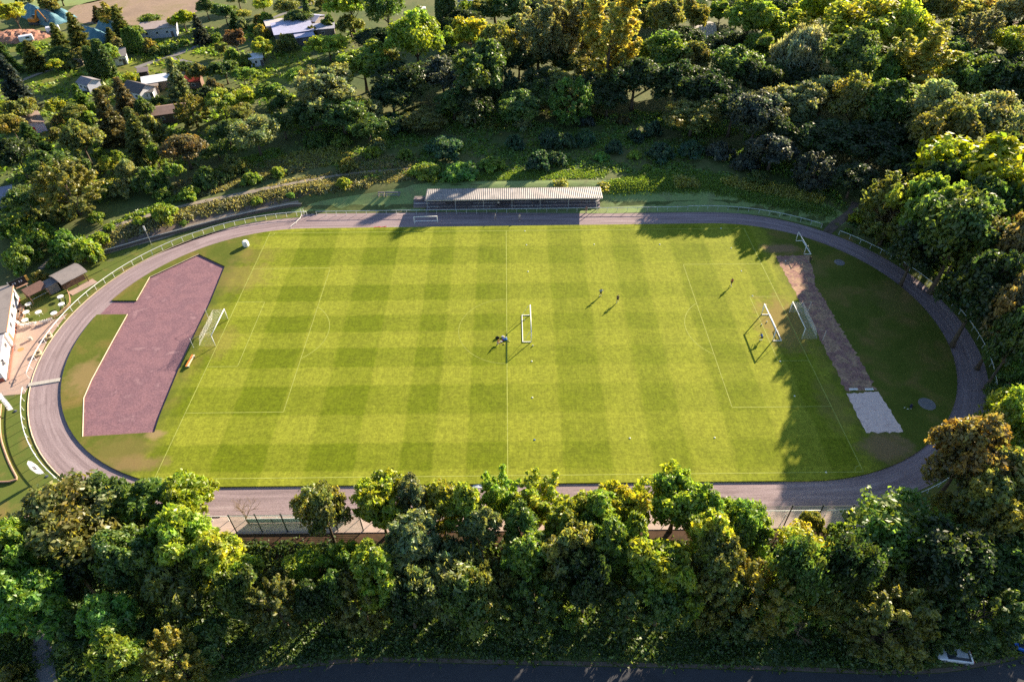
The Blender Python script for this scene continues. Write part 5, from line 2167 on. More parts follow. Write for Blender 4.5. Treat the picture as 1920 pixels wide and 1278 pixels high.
# scoreboard on two poles
p = at(50, 556)
sbd = thing('scoreboard', 'black scoreboard with yellow end panels on two slim poles behind the clubhouse', 'scoreboard', p, thh - .12)
mb = MB(); mb.box((0, 0, 3.6), (3.0, .14, 1.5)); bd = mb.build('board', plain('score_black', (.015, .015, .02), .4), sbd)
mb = MB(); mb.box((1.72, -.02, 3.75), (.44, .18, 1.2)); mb.build('end_panel', plain('score_yellow', (.55, .30, .06), .6), sbd)
mb = MB(); mb.box((.3, -.3, 2.75), (2.2, .5, .1)); mb.build('shelf', M_WOODP, sbd)
for x in (-1.1, 1.1):
    mb = MB(); mb.tube([(x, .14, -.2), (x, .14, 4.3)], .06, 8); mb.build('pole', M_STEEL, sbd)
mb = MB()
for x, z in ((-.9, 3.7), (-.5, 3.7), (.3, 3.7), (.7, 3.7)):
    mb.box((x, -.08, z), (.22, .02, .42))
mb.build('score_plate', plain('score_plate', (.35, .36, .42), .5), sbd)
# curved low timber fence round the garden
P = smooth_line(px([(129, 549), (133, 560), (133, 572), (127, 580), (115, 590), (103, 598), (92, 603)]), .6)
gf_ = thing('garden_fence', 'low curved timber fence round the clubhouse lawn', 'fence', P[0])
mb = MB(); mb.tube([q - P[0] + Vector((0, 0, .75)) for q in P], .06, 5); mb.tube([q - P[0] + Vector((0, 0, .4)) for q in P], .05, 5)
mb.build('rail', M_WOODP, gf_)
for q in P[::3]:
    mb = MB(); mb.box((0, 0, .4), (.09, .09, .85)); mb.build('post', M_WOODB, gf_).location = q - P[0]

# round tables with three legs, and a row of white chairs
M_PLW = plain('white_plastic', (.80, .79, .78), .4, var=.03)


def table(loc, lb, rz):
    r = thing('garden_table', lb, 'table', loc, rz, 'white round tables on the clubhouse lawn')
    mb = MB(); mb.lathe([(.50, .70), (.60, .71), (.60, .745), (.57, .755)], 24); mb.build('table_top', M_PLW, r)
    mb = MB(); mb.lathe([(.05, .752), (.05, .80), (.03, .81)], 10); mb.build('ashtray', M_GLASS, r)
    for k in range(4):
        a = PI / 2 * k + .4
        mb = MB(); mb.tube([(.38 * math.cos(a), .38 * math.sin(a), .70), (.52 * math.cos(a), .52 * math.sin(a), 0)], .03, 6); mb.build('leg', M_PLW, r)


for k, (u, v, lb) in enumerate(((116, 561, 'white round table nearest the hut entrance'), (118, 575, 'white round table by the bend of the garden fence'), (104, 592, 'white round table just behind the row of chairs'), (75, 590, 'white round table alone in the middle of the lawn'),
                                (56, 575, 'white round table nearest the open shelter'), (52, 590, 'white round table second along the clubhouse side of the lawn'), (50, 605, 'white round table nearest the paved yard'))):
    table(at(u, v), lb, .5 * k)


def chair(loc, rz, lb):
    r = thing('plastic_chair', lb, 'chair', loc, rz, 'white plastic chairs along the edge of the lawn')
    mb = MB(); mb.box((0, 0, .43), (.46, .46, .04)); mb.build('seat', M_PLW, r)
    mb = MB(); mb.add([(-.22, .22, .45), (.22, .22, .45), (.20, .32, .86), (-.20, .32, .86), (-.22, .25, .45), (.22, .25, .45), (.20, .35, .86), (-.20, .35, .86)], [(0, 1, 2, 3), (5, 4, 7, 6), (3, 2, 6, 7), (0, 3, 7, 4), (1, 5, 6, 2)]); mb.build('backrest', M_PLW, r)
    for sx in (-1, 1):
        mb = MB(); mb.tube([(.24 * sx, -.2, .64), (.24 * sx, .26, .66)], .025, 6); mb.build('armrest', M_PLW, r)
        for y in (-.2, .2):
            mb = MB(); mb.tube([(.2 * sx, y, .42), (.24 * sx, y * 1.2, 0)], .025, 6); mb.build('leg', M_PLW, r)
    return r


cl = px([(34.5, 606), (37, 608.5), (41, 611), (46, 612.5), (50, 612), (54, 611.5), (58.5, 610.5), (62.5, 609.5), (67, 608.5), (80, 606), (84, 605), (88, 604), (92.5, 602.5), (97, 601)])
for i, q in enumerate(cl):
    d = cl[min(i + 1, len(cl) - 1)] - cl[max(i - 1, 0)]
    lb = ('white plastic chair at the clubhouse end of the row' if i == 0 else 'white plastic chair at the railing end of the row' if i == len(cl) - 1 else 'white plastic chair left of the gap in the row' if i == 8 else 'white plastic chair right of the gap in the row' if i == 9
          else 'white plastic chair inside the left run of the row' if i < 8 else 'white plastic chair inside the right run of the row')
    chair(q, math.atan2(d.y, d.x) + PI + .15 * math.sin(i * 2.1), lb)


def ring_tyre(u, v, lb):
    p = at(u, v)
    r = thing('tyre_planter', lb, 'planter', p, 0, 'tyre planters along the left railing')
    mb = MB()
    mb.tube([(.52 * math.cos(t), .52 * math.sin(t), .3) for t in np.linspace(0, 2 * PI, 25)[:-1]], .22, 10, closed=True)
    mb.build('tyre', plain('painted_tyre', (.48, .38, .24), .8, var=.2), r, True)
    mb = MB(); mb.lathe([(.36, .1), (.36, .34), (.1, .40)], 14); mb.build('soil', M_SOIL, r)
    mb = MB()
    for k in range(8):
        mb.tube([(0.1 * math.cos(k), .1 * math.sin(k), .36), (.25 * math.cos(k * 2.2), .25 * math.sin(k * 2.2), .62)], .02, 4)
    mb.build('plant_stems', M_WOODB, r)


ring_tyre(92, 633, 'pale tyre planter at the left railing, the one farther from the crossing slab')
ring_tyre(72, 665, 'pale tyre planter at the left railing, the one nearer the crossing slab')
p0, p1 = at(53.5, 722, .02), at(113, 712, .02)
d = (p1 - p0)
s_ = Vector((-d.y, d.x, 0)).normalized() * .42
mb = MB()
for k in range(6):
    a_, b_ = p0 + d * (k / 6 + .004), p0 + d * ((k + 1) / 6 - .004)
    mb.prism([(q.x, q.y) for q in (a_ + s_, a_ - s_, b_ - s_, b_ + s_)][::(1 if s_.cross(d).z < 0 else -1)], .0, .16)
tag(mb.build('crossing_slab', M_CONC), 'pale concrete slab laid across the left bend of the track', 'slab')
p = at(24.5, 715)
mb = MB(); mb.tube([(p.x + .52 * math.cos(t), p.y + .52 * math.sin(t), .045) for t in np.linspace(0, 2 * PI, 29)[:-1]], .03, 5, closed=True)
tag(mb.build('hoop', M_GLASS), 'dark ring lying on the paving in front of the clubhouse', 'ring')
p = at(58, 637)
mb = MB(); mb.lathe([(.32, 0), (.30, .5), (.36, .55), (.36, .62), (.1, .66)], 14, p); tag(mb.build('litter_bin', M_CONC), 'small pale litter bin casting a shadow on the paved yard', 'bin')
p = at(39, 655)
mb = MB(); mb.lathe([(.55, .028), (.55, .035), (.5, .04)], 20, (p.x, p.y, 0)); tag(mb.build('manhole_cover', plain('orange_cover', (.55, .24, .10), .8)), 'round orange cover in the red paved yard', 'cover')
# bicycle leaning on the clubhouse wall
p = at(29, 653)
bk = thing('bicycle', 'dark bicycle leaning against the white clubhouse wall', 'bicycle', p, th)
for x in (-.52, .52):
    mb = MB(); mb.tube([(x + .33 * math.cos(t), 0, .34 + .33 * math.sin(t)) for t in np.linspace(0, 2 * PI, 21)[:-1]], .022, 5, closed=True)
    for k in range(6):
        mb.tube([(x, 0, .34), (x + .32 * math.cos(k * 1.05), 0, .34 + .32 * math.sin(k * 1.05))], .005, 3)
    mb.build('wheel', M_GLASS, bk)
mb = MB()
for a_, b_ in (((-.52, 0, .34), (-.15, 0, .32)), ((-.15, 0, .32), (-.25, 0, .85)), ((-.52, 0, .34), (-.23, 0, .75)), ((-.15, 0, .32), (.38, 0, .78)), ((-.23, 0, .75), (.36, 0, .85)), ((.34, 0, .92), (.52, 0, .34))):
    mb.tube([a_, b_], .02, 6)
mb.build('frame', plain('bike_paint', (.10, .10, .12), .4), bk)
mb = MB(); mb.box((-.26, 0, .9), (.24, .13, .06)); mb.build('saddle', M_GLASS, bk)
mb = MB(); mb.tube([(.30, -.27, 1.0), (.36, -.1, .98), (.36, .1, .98), (.30, .27, 1.0)], .018, 6); mb.build('handlebar', M_STEEL, bk)

# ------------------------------------------------------------------ banners, sign pole, raised bed on the lower left lawn
t = NT('banner_cloth')
_d, _t = t.n('ShaderNodeBsdfDiffuse', i={'Color': (.82, .80, .84, 1)}), t.n('ShaderNodeBsdfTranslucent', i={'Color': (.85, .83, .88, 1)})
_m, _o = t.n('ShaderNodeMixShader', i={0: .55}), t.n('ShaderNodeOutputMaterial')
t.l(_d.outputs[0], _m.inputs[1]); t.l(_t.outputs[0], _m.inputs[2]); t.l(_m.outputs[0], _o.inputs[0])
M_CLOTH = t.m
M_INK = plain('banner_ink', (.03, .035, .08), .8)


def poly_up(u_top, v_top, u_bot, v_bot):
    """height of a vertical thing whose foot and top are given in the photo"""
    b = at(u_bot, v_bot)
    lo, hi = 0, 15
    for _ in range(30):
        m_ = (lo + hi) / 2
        if pix(b + Vector((0, 0, m_)))[1] > v_top:
            lo = m_
        else:
            hi = m_
    return b, lo


# tall banner: pole foot near (29, 772), cloth leans up-left towards the edge of the frame
b1 = at(29, 771)
fl = thing('banner_flag', 'tall white banner with a column of dark lettering beside the paved yard', 'banner', b1, R(15))
mb = MB(); mb.lathe([(.28, 0), (.28, .12), (.08, .2)], 12); mb.build('foot', M_GLASS, fl)
mb = MB(); mb.tube([(0, 0, 0), (0, 0, 3.6), (.05, 0, 4.3), (.25, 0, 4.7)], .025, 6); mb.build('pole', M_STEEL, fl)
v, f = [], []
for i in range(9):
    z = .55 + 4.0 * i / 8
    for x in (-.05, -.85):
        v.append((x, .05 * math.sin(i * .8 + x * 2), z))
for i in range(8):
    f.append((2 * i, 2 * i + 1, 2 * i + 3, 2 * i + 2))
cl_ = mesh_obj('cloth', v, f, M_CLOTH, fl)
mb = MB()
for i in range(7):   # column of short dark letter strokes, turned along the cloth
    z = .95 + .42 * i
    mb.box((-.62, -.09, z), (.20, .012, .06)); mb.box((-.68, -.092, z + .1), (.06, .012, .18))
    if i % 2:
        mb.box((-.56, -.088, z + .14), (.06, .012, .22))
    mb.box((-.62, .09, z), (.20, .012, .06)); mb.box((-.68, .092, z + .1), (.06, .012, .18))
mb.build('lettering', M_INK, cl_)
b2 = at(88, 893)
f2 = thing('banner_flag', 'white drop-shaped banner with a small dark emblem beside the lower left railing', 'banner', b2, R(15))
mb = MB(); mb.lathe([(.25, 0), (.25, .1), (.08, .16)], 12); mb.build('foot', M_GLASS, f2)
mb = MB(); mb.tube([(0, 0, 0), (0, 0, 1.6), (-.10, 0, 2.9), (-.4, 0, 3.9), (-.8, 0, 4.2)], .02, 6); mb.build('pole', M_STEEL, f2)
out_ = [(-.02, .75), (-.02, 1.65), (-.12, 2.9), (-.4, 3.88), (-.8, 4.18), (-1.2, 3.6), (-1.30, 2.4), (-1.0, 1.15), (-.5, .75)]
mb = MB(); mb.add([(x, .03 * math.sin(z * 2), z) for x, z in out_], [tuple(range(len(out_)))]); c2 = mb.build('cloth', M_CLOTH, f2)
mb = MB()
for yy in (-.06, .06):
    for x, z, a_, b_ in ((-.65, 2.3, .40, .09), (-.55, 2.5, .09, .4), (-.80, 2.5, .09, .4), (-.66, 2.72, .34, .08), (-.66, 2.1, .46, .08)):
        mb.box((x, yy, z), (a_, .012, b_))
mb.build('emblem', M_INK, c2)
p, hh_ = poly_up(272, 425, 285, 460)
sg = thing('sign_pole', 'slim pole with a small white board at its top on the left bank', 'sign', p, R(20))
mb = MB(); mb.tube([(0, 0, -.2), (0, 0, hh_)], .05, 8); mb.build('pole', M_STEEL, sg)
mb = MB(); mb.box((0, -.08, hh_ - .35), (.32, .1, 1.1)); mb.build('board', M_WHITE, sg)
# raised lawn bed with pale kerb at the lower left edge
K = smooth_line(px([(3, 700 + 60), (1, 790), (3, 822), (12, 852), (22, 876), (33, 897), (33, 900), (20, 904), (-10, 905)]), .8)
kr = thing('kerb_bed', 'raised lawn bed edged by a pale curved kerb at the lower left', 'kerbed lawn', K[0])
mb = MB()
poly = [(q.x - K[0].x, q.y - K[0].y) for q in K] + [(-12, K[-1].y - K[0].y), (-12, 0)]
mb.prism(poly[::-1], -.05, .30)
mb.build('lawn', M_LAWN, kr)
mb = MB(); mb.tube([(q.x - K[0].x, q.y - K[0].y, .27) for q in K], .17, 6); mb.build('kerb', M_WOODP, kr)

# ------------------------------------------------------------------ small things on the field
p = at(462, 461, GZ)
bx = thing('foam_block', 'white faceted foam block standing on the grass near the upper left corner', 'foam block', p, .3)
mb = MB(); mb.lathe([(.62, 0), (.70, .1), (.74, .75), (.60, 1.3), (.20, 1.36)], 6); mb.build('cover', M_WHITE, bx, bevel=.05)
mb = MB()
for a_ in (0, 2.1, 4.2):
    mb.box((.735 * math.cos(a_ + .5), .735 * math.sin(a_ + .5), .6), (.03, .06, 1.0), a_ + .5)
mb.build('strap', M_CONC, bx)
# orange and white bench
p, rz, L = span((352, 690), (364, 668))
bn = thing('orange_bench', 'small bench of one orange and one pale board beside the hard court', 'bench', p, rz)
mb = MB(); mb.box((0, .17, .45), (L, .26, .05)); mb.build('seat_board', plain('orange_board', (.75, .22, .05), .7), bn)
mb = MB(); mb.box((0, -.17, .45), (L, .26, .05)); mb.build('seat_board', plain('cream_board', (.75, .62, .40), .7), bn)
for x in (-L * .42, L * .42):
    mb = MB(); mb.box((x, 0, .21), (.08, .56, .42)); mb.build('leg', M_STEEL, bn)
for u, lb in ((1600, 'white board at the end of the cinder runway, left one'), (1629.5, 'white board at the end of the cinder runway, right one')):
    p = at(u, 730, GZ)
    mb = MB(); mb.box((p.x, p.y, GZ + .07), (1.45, .42, .12), .02)
    tag(mb.build('take_off_board', M_WHITE, bevel=.02), lb, 'board', 'white boards at the sand pit')
M_CONE = plain('marker_white', (.80, .80, .72), .5, var=.03)
cm = {}
for i, (u, v, c, lb) in enumerate([(984, 433, 0, 'white marker on the touchline in front of the grandstand'), (987, 459, 0, 'white marker right of the halfway line, second from the far touchline'), (990, 509, 0, 'white marker right of the halfway line, third from the far touchline'),
                                   (1114, 458, 0, 'white marker in the far right quarter, behind the teal-shirted footballer'), (1237, 458, 0, 'white marker on the far side, left of the tree shadow'), (1371, 465, 0, 'white marker at the tip of the far tree shadow'), (1390, 508, 0, 'white marker behind the red-shirted footballer'),
                                   (1352, 428, 0, 'white marker in the tree shadow on the far touchline'), (1411, 554.5, 0, 'white marker on the far corner of the right goal area'), (1463, 677, 0, 'white marker on the near corner of the right goal area'), (1490, 742, 0, 'white marker at the tree shadow edge left of the sand pit'), (1549, 885, 0, 'white marker on the near touchline by the right corner'),
                                   (1340, 820, 0, 'white marker alone in the near right quarter'), (1181, 821, 0, 'white marker in the near half right of the blue one'), (998, 745, 0, 'white marker right of the halfway line in the near half'), (997, 677, 0, 'white marker just below the midfield goal'), (1002, 824, 1, 'small blue marker in the near half')]):
    p = at(u, v, GZ)
    if c not in cm:
        mb = MB(); mb.lathe([(.16, 0), (.15, .02), (.07, .11), (.055, .115)], 14)
        o = mb.build('marker_cone', M_CONE if c == 0 else plain('marker_blue', (.05, .15, .45), .5))
        cm[c] = o.data
    else:
        o = bpy.data.objects.new('marker_cone', cm[c])
        COL.objects.link(o)
    o.location = (p.x, p.y, GZ + .002)
    tag(o, lb, 'marker', 'training markers on the pitch')


def ball(u, v, lb, z=GZ):
    p = at(u, v, z)
    bm = bmesh.new()
    bmesh.ops.create_icosphere(bm, subdivisions=3, radius=.125)
    me = bpy.data.meshes.new('football')
    bm.to_mesh(me)
    bm.free()
    me.materials.append(M_BALL)
    me.polygons.foreach_set('use_smooth', [True] * len(me.polygons))
    o = bpy.data.objects.new('football', me)
    COL.objects.link(o)
    o.location = (p.x, p.y, p.z + .125)
    tag(o, lb, 'ball', 'footballs on the pitch')


t = NT('football_panels')
vor = t.n('ShaderNodeTexVoronoi', i={'Scale': 9.0})
t.l(t.n('ShaderNodeTexCoord').outputs['Object'], vor.inputs['Vector'])
M_BALL = t.out(t.ramp(vor.outputs['Distance'], [(.28, (.03, .03, .03)), (.33, (.8, .8, .78))]), .4)
ball(983, 600, 'football lying inside the midfield goal near its far end')
ball(999, 648.5, 'football just outside the near post of the midfield goal')
ball(1428, 609, 'football nearest the blue-shirted goalkeeper, dark-panelled, left of the pair')
ball(1437.5, 604, 'football in front of the portable right goal, right of the pair')
ball(1473, 468 + 22, 'football lying on the head of the cinder runway')
# kit at midfield
for u, v, dx, dy, dz, col, lb, nm in ((933, 634, .7, .4, .42, (.01, .01, .012), 'black kit bag standing left of the pile of clothes at midfield', 'kit_bag'), (947, 637, .85, .45, .34, (.05, .17, .50), 'blue kit bag in the middle of the pile at midfield', 'kit_bag'), (943, 632, .5, .4, .30, (.70, .60, .62), 'pale pink heap of clothes behind the blue kit bag', 'clothes_heap'),
                                   (949, 633.5, .35, .3, .25, (.75, .75, .74), 'small white heap of clothes beside the blue kit bag', 'clothes_heap'), (942.5, 638.5, .3, .35, .3, (.20, .02, .06), 'dark red heap of clothes left of the blue kit bag', 'clothes_heap'), (940, 641, .4, .3, .22, (.72, .74, .72), 'white bundle of clothes between the kneeling person and the blue bag', 'clothes_heap'),
                                   (945, 645, .3, .2, .16, (.60, .45, .12), 'small yellowish bundle nearest the kneeling person', 'clothes_heap'), (954, 639.5, .4, .2, .12, (.55, .55, .20), 'pale yellow bib on the halfway line', 'clothes_heap')):
    p = at(u, v, GZ)
    bm = bmesh.new()
    bmesh.ops.create_icosphere(bm, subdivisions=3, radius=.5)
    rg = random.Random(int(u * 7 + v))
    for q in bm.verts:
        k = 1 + .16 * math.sin(q.co.x * 9 + rg.random() * .6) * math.cos(q.co.y * 8) + rg.uniform(-.05, .05)
        q.co = Vector((q.co.x * dx * k * 1.15, q.co.y * dy * k * 1.15, max(q.co.z + .28, 0) * dz * 1.3 * k))
    me = bpy.data.meshes.new(nm)
    bm.to_mesh(me)
    bm.free()
    me.materials.append(plain('kit_cloth', col, .85))
    me.polygons.foreach_set('use_smooth', [True] * len(me.polygons))
    o = bpy.data.objects.new(nm, me)
    COL.objects.link(o)
    o.location = (p.x, p.y, GZ)
    tag(o, lb, 'bag' if nm == 'kit_bag' else 'clothes', 'kit at midfield')
    if nm == 'kit_bag':
        mb = MB(); mb.tube([(-dx * .3, 0, dz * .8), (-dx * .1, .02, dz * 1.25), (dx * .1, .02, dz * 1.25), (dx * .3, 0, dz * .8)], .03, 6); mb.build('handle', M_GLASS, o)
# gear near the throwing circle
p = at(1708, 762, GZ)
tr_ = thing('drinks_bag', 'dark holdall with a pale bottle beside the right throwing circle', 'bag', p, .9)
mb = MB(); mb.tube([(-.45, 0, .16), (-.3, 0, .2), (.3, 0, .2), (.45, 0, .16)], [.10, .19, .19, .10], 10); mb.build('body', plain('navy_cloth', (.02, .02, .05), .8), tr_, True)
mb = MB(); mb.tube([(-.2, .1, .34), (0, .12, .48), (.2, .1, .34)], .025, 6); mb.build('handle', M_GLASS, tr_)
for u, v, c, lb in ((1696, 764.5, (.75, .75, .62), 'pale shoe on the grass left of the dark holdall, farther one'), (1702, 767, (.75, .75, .72), 'white shoe on the grass below the dark holdall'), (1707.5, 766.5, (.50, .50, .36), 'greenish bottle lying below the dark holdall')):
    p = at(u, v, GZ)
    mb = MB(); mb.tube([(p.x - .15, p.y, GZ + .06), (p.x, p.y + .01, GZ + .08), (p.x + .15, p.y + .03, GZ + .05)], [.05, .075, .045], 8)
    tag(mb.build('shoe' if 'shoe' in lb else 'bottle', plain('shoe_cloth', c, .6), smooth=True), lb, 'shoe' if 'shoe' in lb else 'bottle')
# red barrier tape heap and tools along the far straight
p = at(711, 427.5, .02)
rt = thing('red_hurdle_stack', 'red hurdles lying in a heap on the edge of the far straight', 'hurdles', p, .05)
rg = random.Random(9)
for k in range(7):
    x = -1.6 + k * .5
    mb = MB(); mb.box((x, rg.uniform(-.1, .2), .10 + .05 * (k % 3)), (1.5, .08, .08), rg.uniform(-.5, .5)); mb.box((x, rg.uniform(-.2, .3), .05), (.08, .8, .06), rg.uniform(-.6, .6))
    mb.build('hurdle_bar', plain('hurdle_red', (.50, .02, .05), .6), rt)
for k in range(3):
    mb = MB(); mb.tube([(-3.6 + k * 3.4, -.2, .08), (-2.9 + k * 3.4, .1, .10), (-2.4 + k * 3.4, -.1, .06)], .05, 6); mb.build('hurdle_foot', M_WHITE, rt)
p = at(1194, 421.5, .02)
md_ = thing('hurdle_pile', 'pale metal hurdles lying at the track edge right of the grandstand', 'hurdles', p, .1)
for k in range(4):
    mb = MB(); x = -1.2 + k * .75
    mb.tube([(x, -.2, .05), (x + .2, .1, .5 if k % 2 else .2), (x + .7, .15, .45 if k % 2 else .15), (x + .8, -.15, .05)], .035, 6); mb.build('hurdle_frame', (M_WOODP, M_STEEL, M_WHITE, M_CONC)[k], md_)
for u, v, lb, h in ((581, 401, 'dark leaning post left of the pair at the end of the left bank wall', 1.2), (592, 402, 'dark leaning post right of the pair at the end of the left bank wall', 1.4)):
    p = at(u, v)
    mb = MB(); mb.box((p.x, p.y, .04), (.5, .3, .08)); mb.tube([(p.x, p.y, .05), (p.x - .25, p.y + .15, h)], [.09, .06], 8)
    tag(mb.build('leaning_post', M_DGREEN), lb, 'post', 'leaning posts at the far straight')
p = at(566, 404)
gp_ = thing('gate_post', 'pair of slim white gate posts where the railing meets the track barrier', 'gate posts', p)
for x in (0, .6):
    mb = MB(); mb.tube([(x, 0, -.1), (x, 0, 1.7)], .06, 8); mb.build('post', M_WHITE, gp_)
p = at(897, 911)
fm = thing('folded_tarp', 'white and blue folded sheet lying on the near straight between the trees', 'tarpaulin', p)
mb = MB(); mb.add([(-.9, -.3, .04), (-.2, -.4, .10), (.8, -.3, .05), (.9, .3, .06), (.1, .35, .22), (-.8, .3, .05)], [(0, 1, 4, 5), (1, 2, 3, 4)]); mb.build('sheet', plain('pale_sheet', (.60, .62, .70), .6), fm)

# ------------------------------------------------------------------ cars parked under the roadside trees
def car(label, loc, rz, col):
    r = thing('parked_car', label, 'car', loc, rz, 'cars parked beside the road')
    M_P = plain('car_paint', col, .25, .2, var=.04)
    st_ = [(-2.1, .45, .62, .70), (-1.95, .35, .80, .84), (-1.2, .30, .88, .87), (-.2, .30, .90, .88), (.9, .30, .88, .88), (1.75, .32, .76, .84), (2.1, .42, .60, .70)]
    v, f = [], []
    for x, zb_, zt_, hw in st_:
        v += [(x, -hw, zb_), (x, -hw * .99, zt_ * .85), (x, -hw * .86, zt_), (x, hw * .86, zt_), (x, hw * .99, zt_ * .85), (x, hw, zb_)]
    for i in range(len(st_) - 1):
        for k in range(6):
            f.append((6 * i + k, 6 * i + (k + 1) % 6, 6 * i + 6 + (k + 1) % 6, 6 * i + 6 + k))
    f += [tuple(range(6))[::-1], tuple(6 * (len(st_) - 1) + k for k in range(6))]
    mesh_obj('body', v, f, M_P, r, True)
    cab = [(-1.75, .86, .74), (-1.15, 1.40, .62), (.25, 1.45, .62), (1.05, .88, .74)]
    v = []
    for x, z, hw in cab:
        v += [(x, -hw, z), (x, hw, z)]
    v += [(-1.7, -.76, .80), (-1.7, .76, .80), (1.0, -.76, .80), (1.0, .76, .80)]
    mesh_obj('window_glass', v, [(0, 1, 3, 2), (4, 5, 7, 6), (0, 2, 4, 6), (1, 7, 5, 3)], M_GLASS, r)
    mb = MB(); mb.box((-.45, 0, 1.445), (1.45, 1.22, .05)); mb.build('roof', M_P, r, bevel=.02)
    for x in (-1.3, 1.3):
        for y in (-.80, .80):
            mb = MB(); mb.lathe([(.20, -.1), (.32, -.1), (.33, .1), (.20, .1)], 18, (0, 0, 0), Matrix.Translation((x, y, .33)) @ Matrix.Rotation(PI / 2, 4, 'X')); wh = mb.build('wheel', M_GLASS, r)
            mb = MB(); mb.lathe([(.05, -.115), (.19, -.105), (.19, .105), (.05, .115)], 14, (0, 0, 0), Matrix.Translation((x, y, .33)) @ Matrix.Rotation(PI / 2, 4, 'X')); mb.build('rim', M_STEEL, wh)
    for y in (-.58, .58):
        mb = MB(); mb.box((2.03, y, .60), (.12, .32, .13)); mb.build('headlight', M_WHITE, r)
        mb = MB(); mb.box((-2.05, y, .65), (.1, .26, .14)); mb.build('tail_light', plain('lamp_red', (.4, .02, .02), .3), r)


car('white car half hidden under the dense tree beside the road', at(1786, 1231), R(172), (.62, .64, .72))
car('bright blue car at the right edge of the road verge', at(1921, 1214), R(155), (.02, .12, .55))
# field gate barrier on the shaded path at the lower left
p0 = at(72, 1240)
p1 = at(98, 1226)
mb = MB(); mb.tube([p0 + Vector((0, 0, .9)), p1 + Vector((0, 0, .9))], .05, 6); mb.tube([p0, p0 + Vector((0, 0, 1))], .06, 6); mb.tube([p1, p1 + Vector((0, 0, 1))], .06, 6); mb.tube([p1 + Vector((0, 0, .9)), at(112, 1238) + Vector((0, 0, .9))], .06, 6)
tag(mb.build('bar_gate', M_DGREEN), 'dark bar gate across the shaded path at the lower left', 'gate')

# ------------------------------------------------------------------ allotment gardens far behind
def shed(label, u, v, L, W, h, rz, roofc, wallc, kind='mono', rise=.6, name='garden_shed', win=2, over=.35):
    p = at(u, v)
    r = thing(name, label, 'shed', p, R(rz), 'sheds and huts in the allotment gardens')
    Mr = surf('shed_roofing', [tuple(c * .85 for c in roofc), roofc, tuple(min(1, c * 1.12) for c in roofc)], .8, 4.0, .7, .1, .12, (1, 1, 1))
    Mw = plain('shed_wall', wallc, .8, var=.1)
    a, b = L / 2, W / 2
    if kind == 'mono':
        z0, z1 = h, h + rise
        mb = MB(); mb.add([(-a, -b, 0), (a, -b, 0), (a, b, 0), (-a, b, 0), (-a, -b, z0), (a, -b, z0), (a, b, z1), (-a, b, z1)], [(0, 1, 5, 4), (1, 2, 6, 5), (2, 3, 7, 6), (3, 0, 4, 7)]); mb.build('wall', Mw, r)
        o_ = over
        sl = rise / W * o_
        v = [(-a - o_, -b - o_, z0 - sl), (a + o_, -b - o_, z0 - sl), (a + o_, b + o_, z1 + sl), (-a - o_, b + o_, z1 + sl)]
        mb = MB(); mb.add([(x, y, z + .02) for x, y, z in v] + [(x, y, z + .16) for x, y, z in v], [(3, 2, 1, 0), (4, 5, 6, 7), (0, 1, 5, 4), (1, 2, 6, 5), (2, 3, 7, 6), (3, 0, 4, 7)]); mb.build('roof', Mr, r)
    else:
        mb = MB(); mb.add([(-a, -b, 0), (a, -b, 0), (a, b, 0), (-a, b, 0), (-a, -b, h), (a, -b, h), (a, b, h), (-a, b, h), (-a, 0, h + rise), (a, 0, h + rise)], [(0, 1, 5, 4), (2, 3, 7, 6), (1, 2, 6, 9, 5), (3, 0, 4, 8, 7)]); mb.build('wall', Mw, r)
        o_ = over
        k = rise / b * o_
        for sy in (-1, 1):
            v = [(-a - o_, sy * (b + o_), h - k), (a + o_, sy * (b + o_), h - k), (a + o_, 0, h + rise), (-a - o_, 0, h + rise)]
            if sy > 0:
                v = v[::-1]
            mb = MB(); mb.add([(x, y, z + .03) for x, y, z in v] + [(x, y, z + .15) for x, y, z in v], [(3, 2, 1, 0), (4, 5, 6, 7), (0, 1, 5, 4), (1, 2, 6, 5), (2, 3, 7, 6), (3, 0, 4, 7)]); mb.build('roof_side', Mr, r)
    for i in range(win):
        x = -a + L * (i + .7) / (win + .6)
        mb = MB(); mb.box((x, -b - .02, h * .58), (min(1.0, L * .2), .08, .9)); wf = mb.build('window', M_WHITE, r)
        mb = MB(); mb.box((x, -b - .06, h * .58), (min(.84, L * .16), .03, .74)); mb.build('pane', M_GLASS, wf)
    mb = MB(); mb.box((a - L * .12, -b - .03, .95), (.85, .08, 1.9)); mb.build('door', plain('shed_door', (.12, .10, .10), .7), r)
    return r


GY, WH_, BR_ = (.22, .20, .20), (.70, .69, .74), (.14, .09, .06)
shed('white garden house with dark pitched roof and dark-framed doors in the middle of the gardens', 266, 182, 7.5, 5.5, 2.8, -28, (.12, .10, .10), WH_, 'gable', 1.5, 'garden_house', 3)
shed('annexe with low grey roof joined to the white garden house', 281, 184, 3.2, 3.0, 2.3, 15, (.16, .15, .15), WH_, 'mono', .4, win=1)
shed('open carport with pale white roof right of the white garden house', 298, 165, 7.5, 4.6, 2.6, 24, (.72, .72, .74), (.30, .22, .15), 'mono', .35, 'carport', 1)
shed('small carport with brownish flat roof between the garden house and the pale roof', 286, 172, 4.2, 4.2, 2.3, 20, (.30, .24, .20), (.26, .18, .10), 'mono', .2, 'carport', 0)
shed('red-roofed shed between the dark trees', 363, 163, 5.6, 4.6, 2.6, 8, (.50, .075, .05), (.20, .12, .09), 'gable', .9)
shed('brown-roofed garden hut half hidden by the olive tree', 324, 222, 8.5, 6.0, 2.7, 18, (.30, .20, .165), (.10, .075, .06), 'gable', 1.0)
shed('long white-walled shed with grey roof beside the dark thujas', 218, 119, 7.5, 5.2, 2.7, 22, GY, (.72, .70, .70), 'mono', .8, win=3)
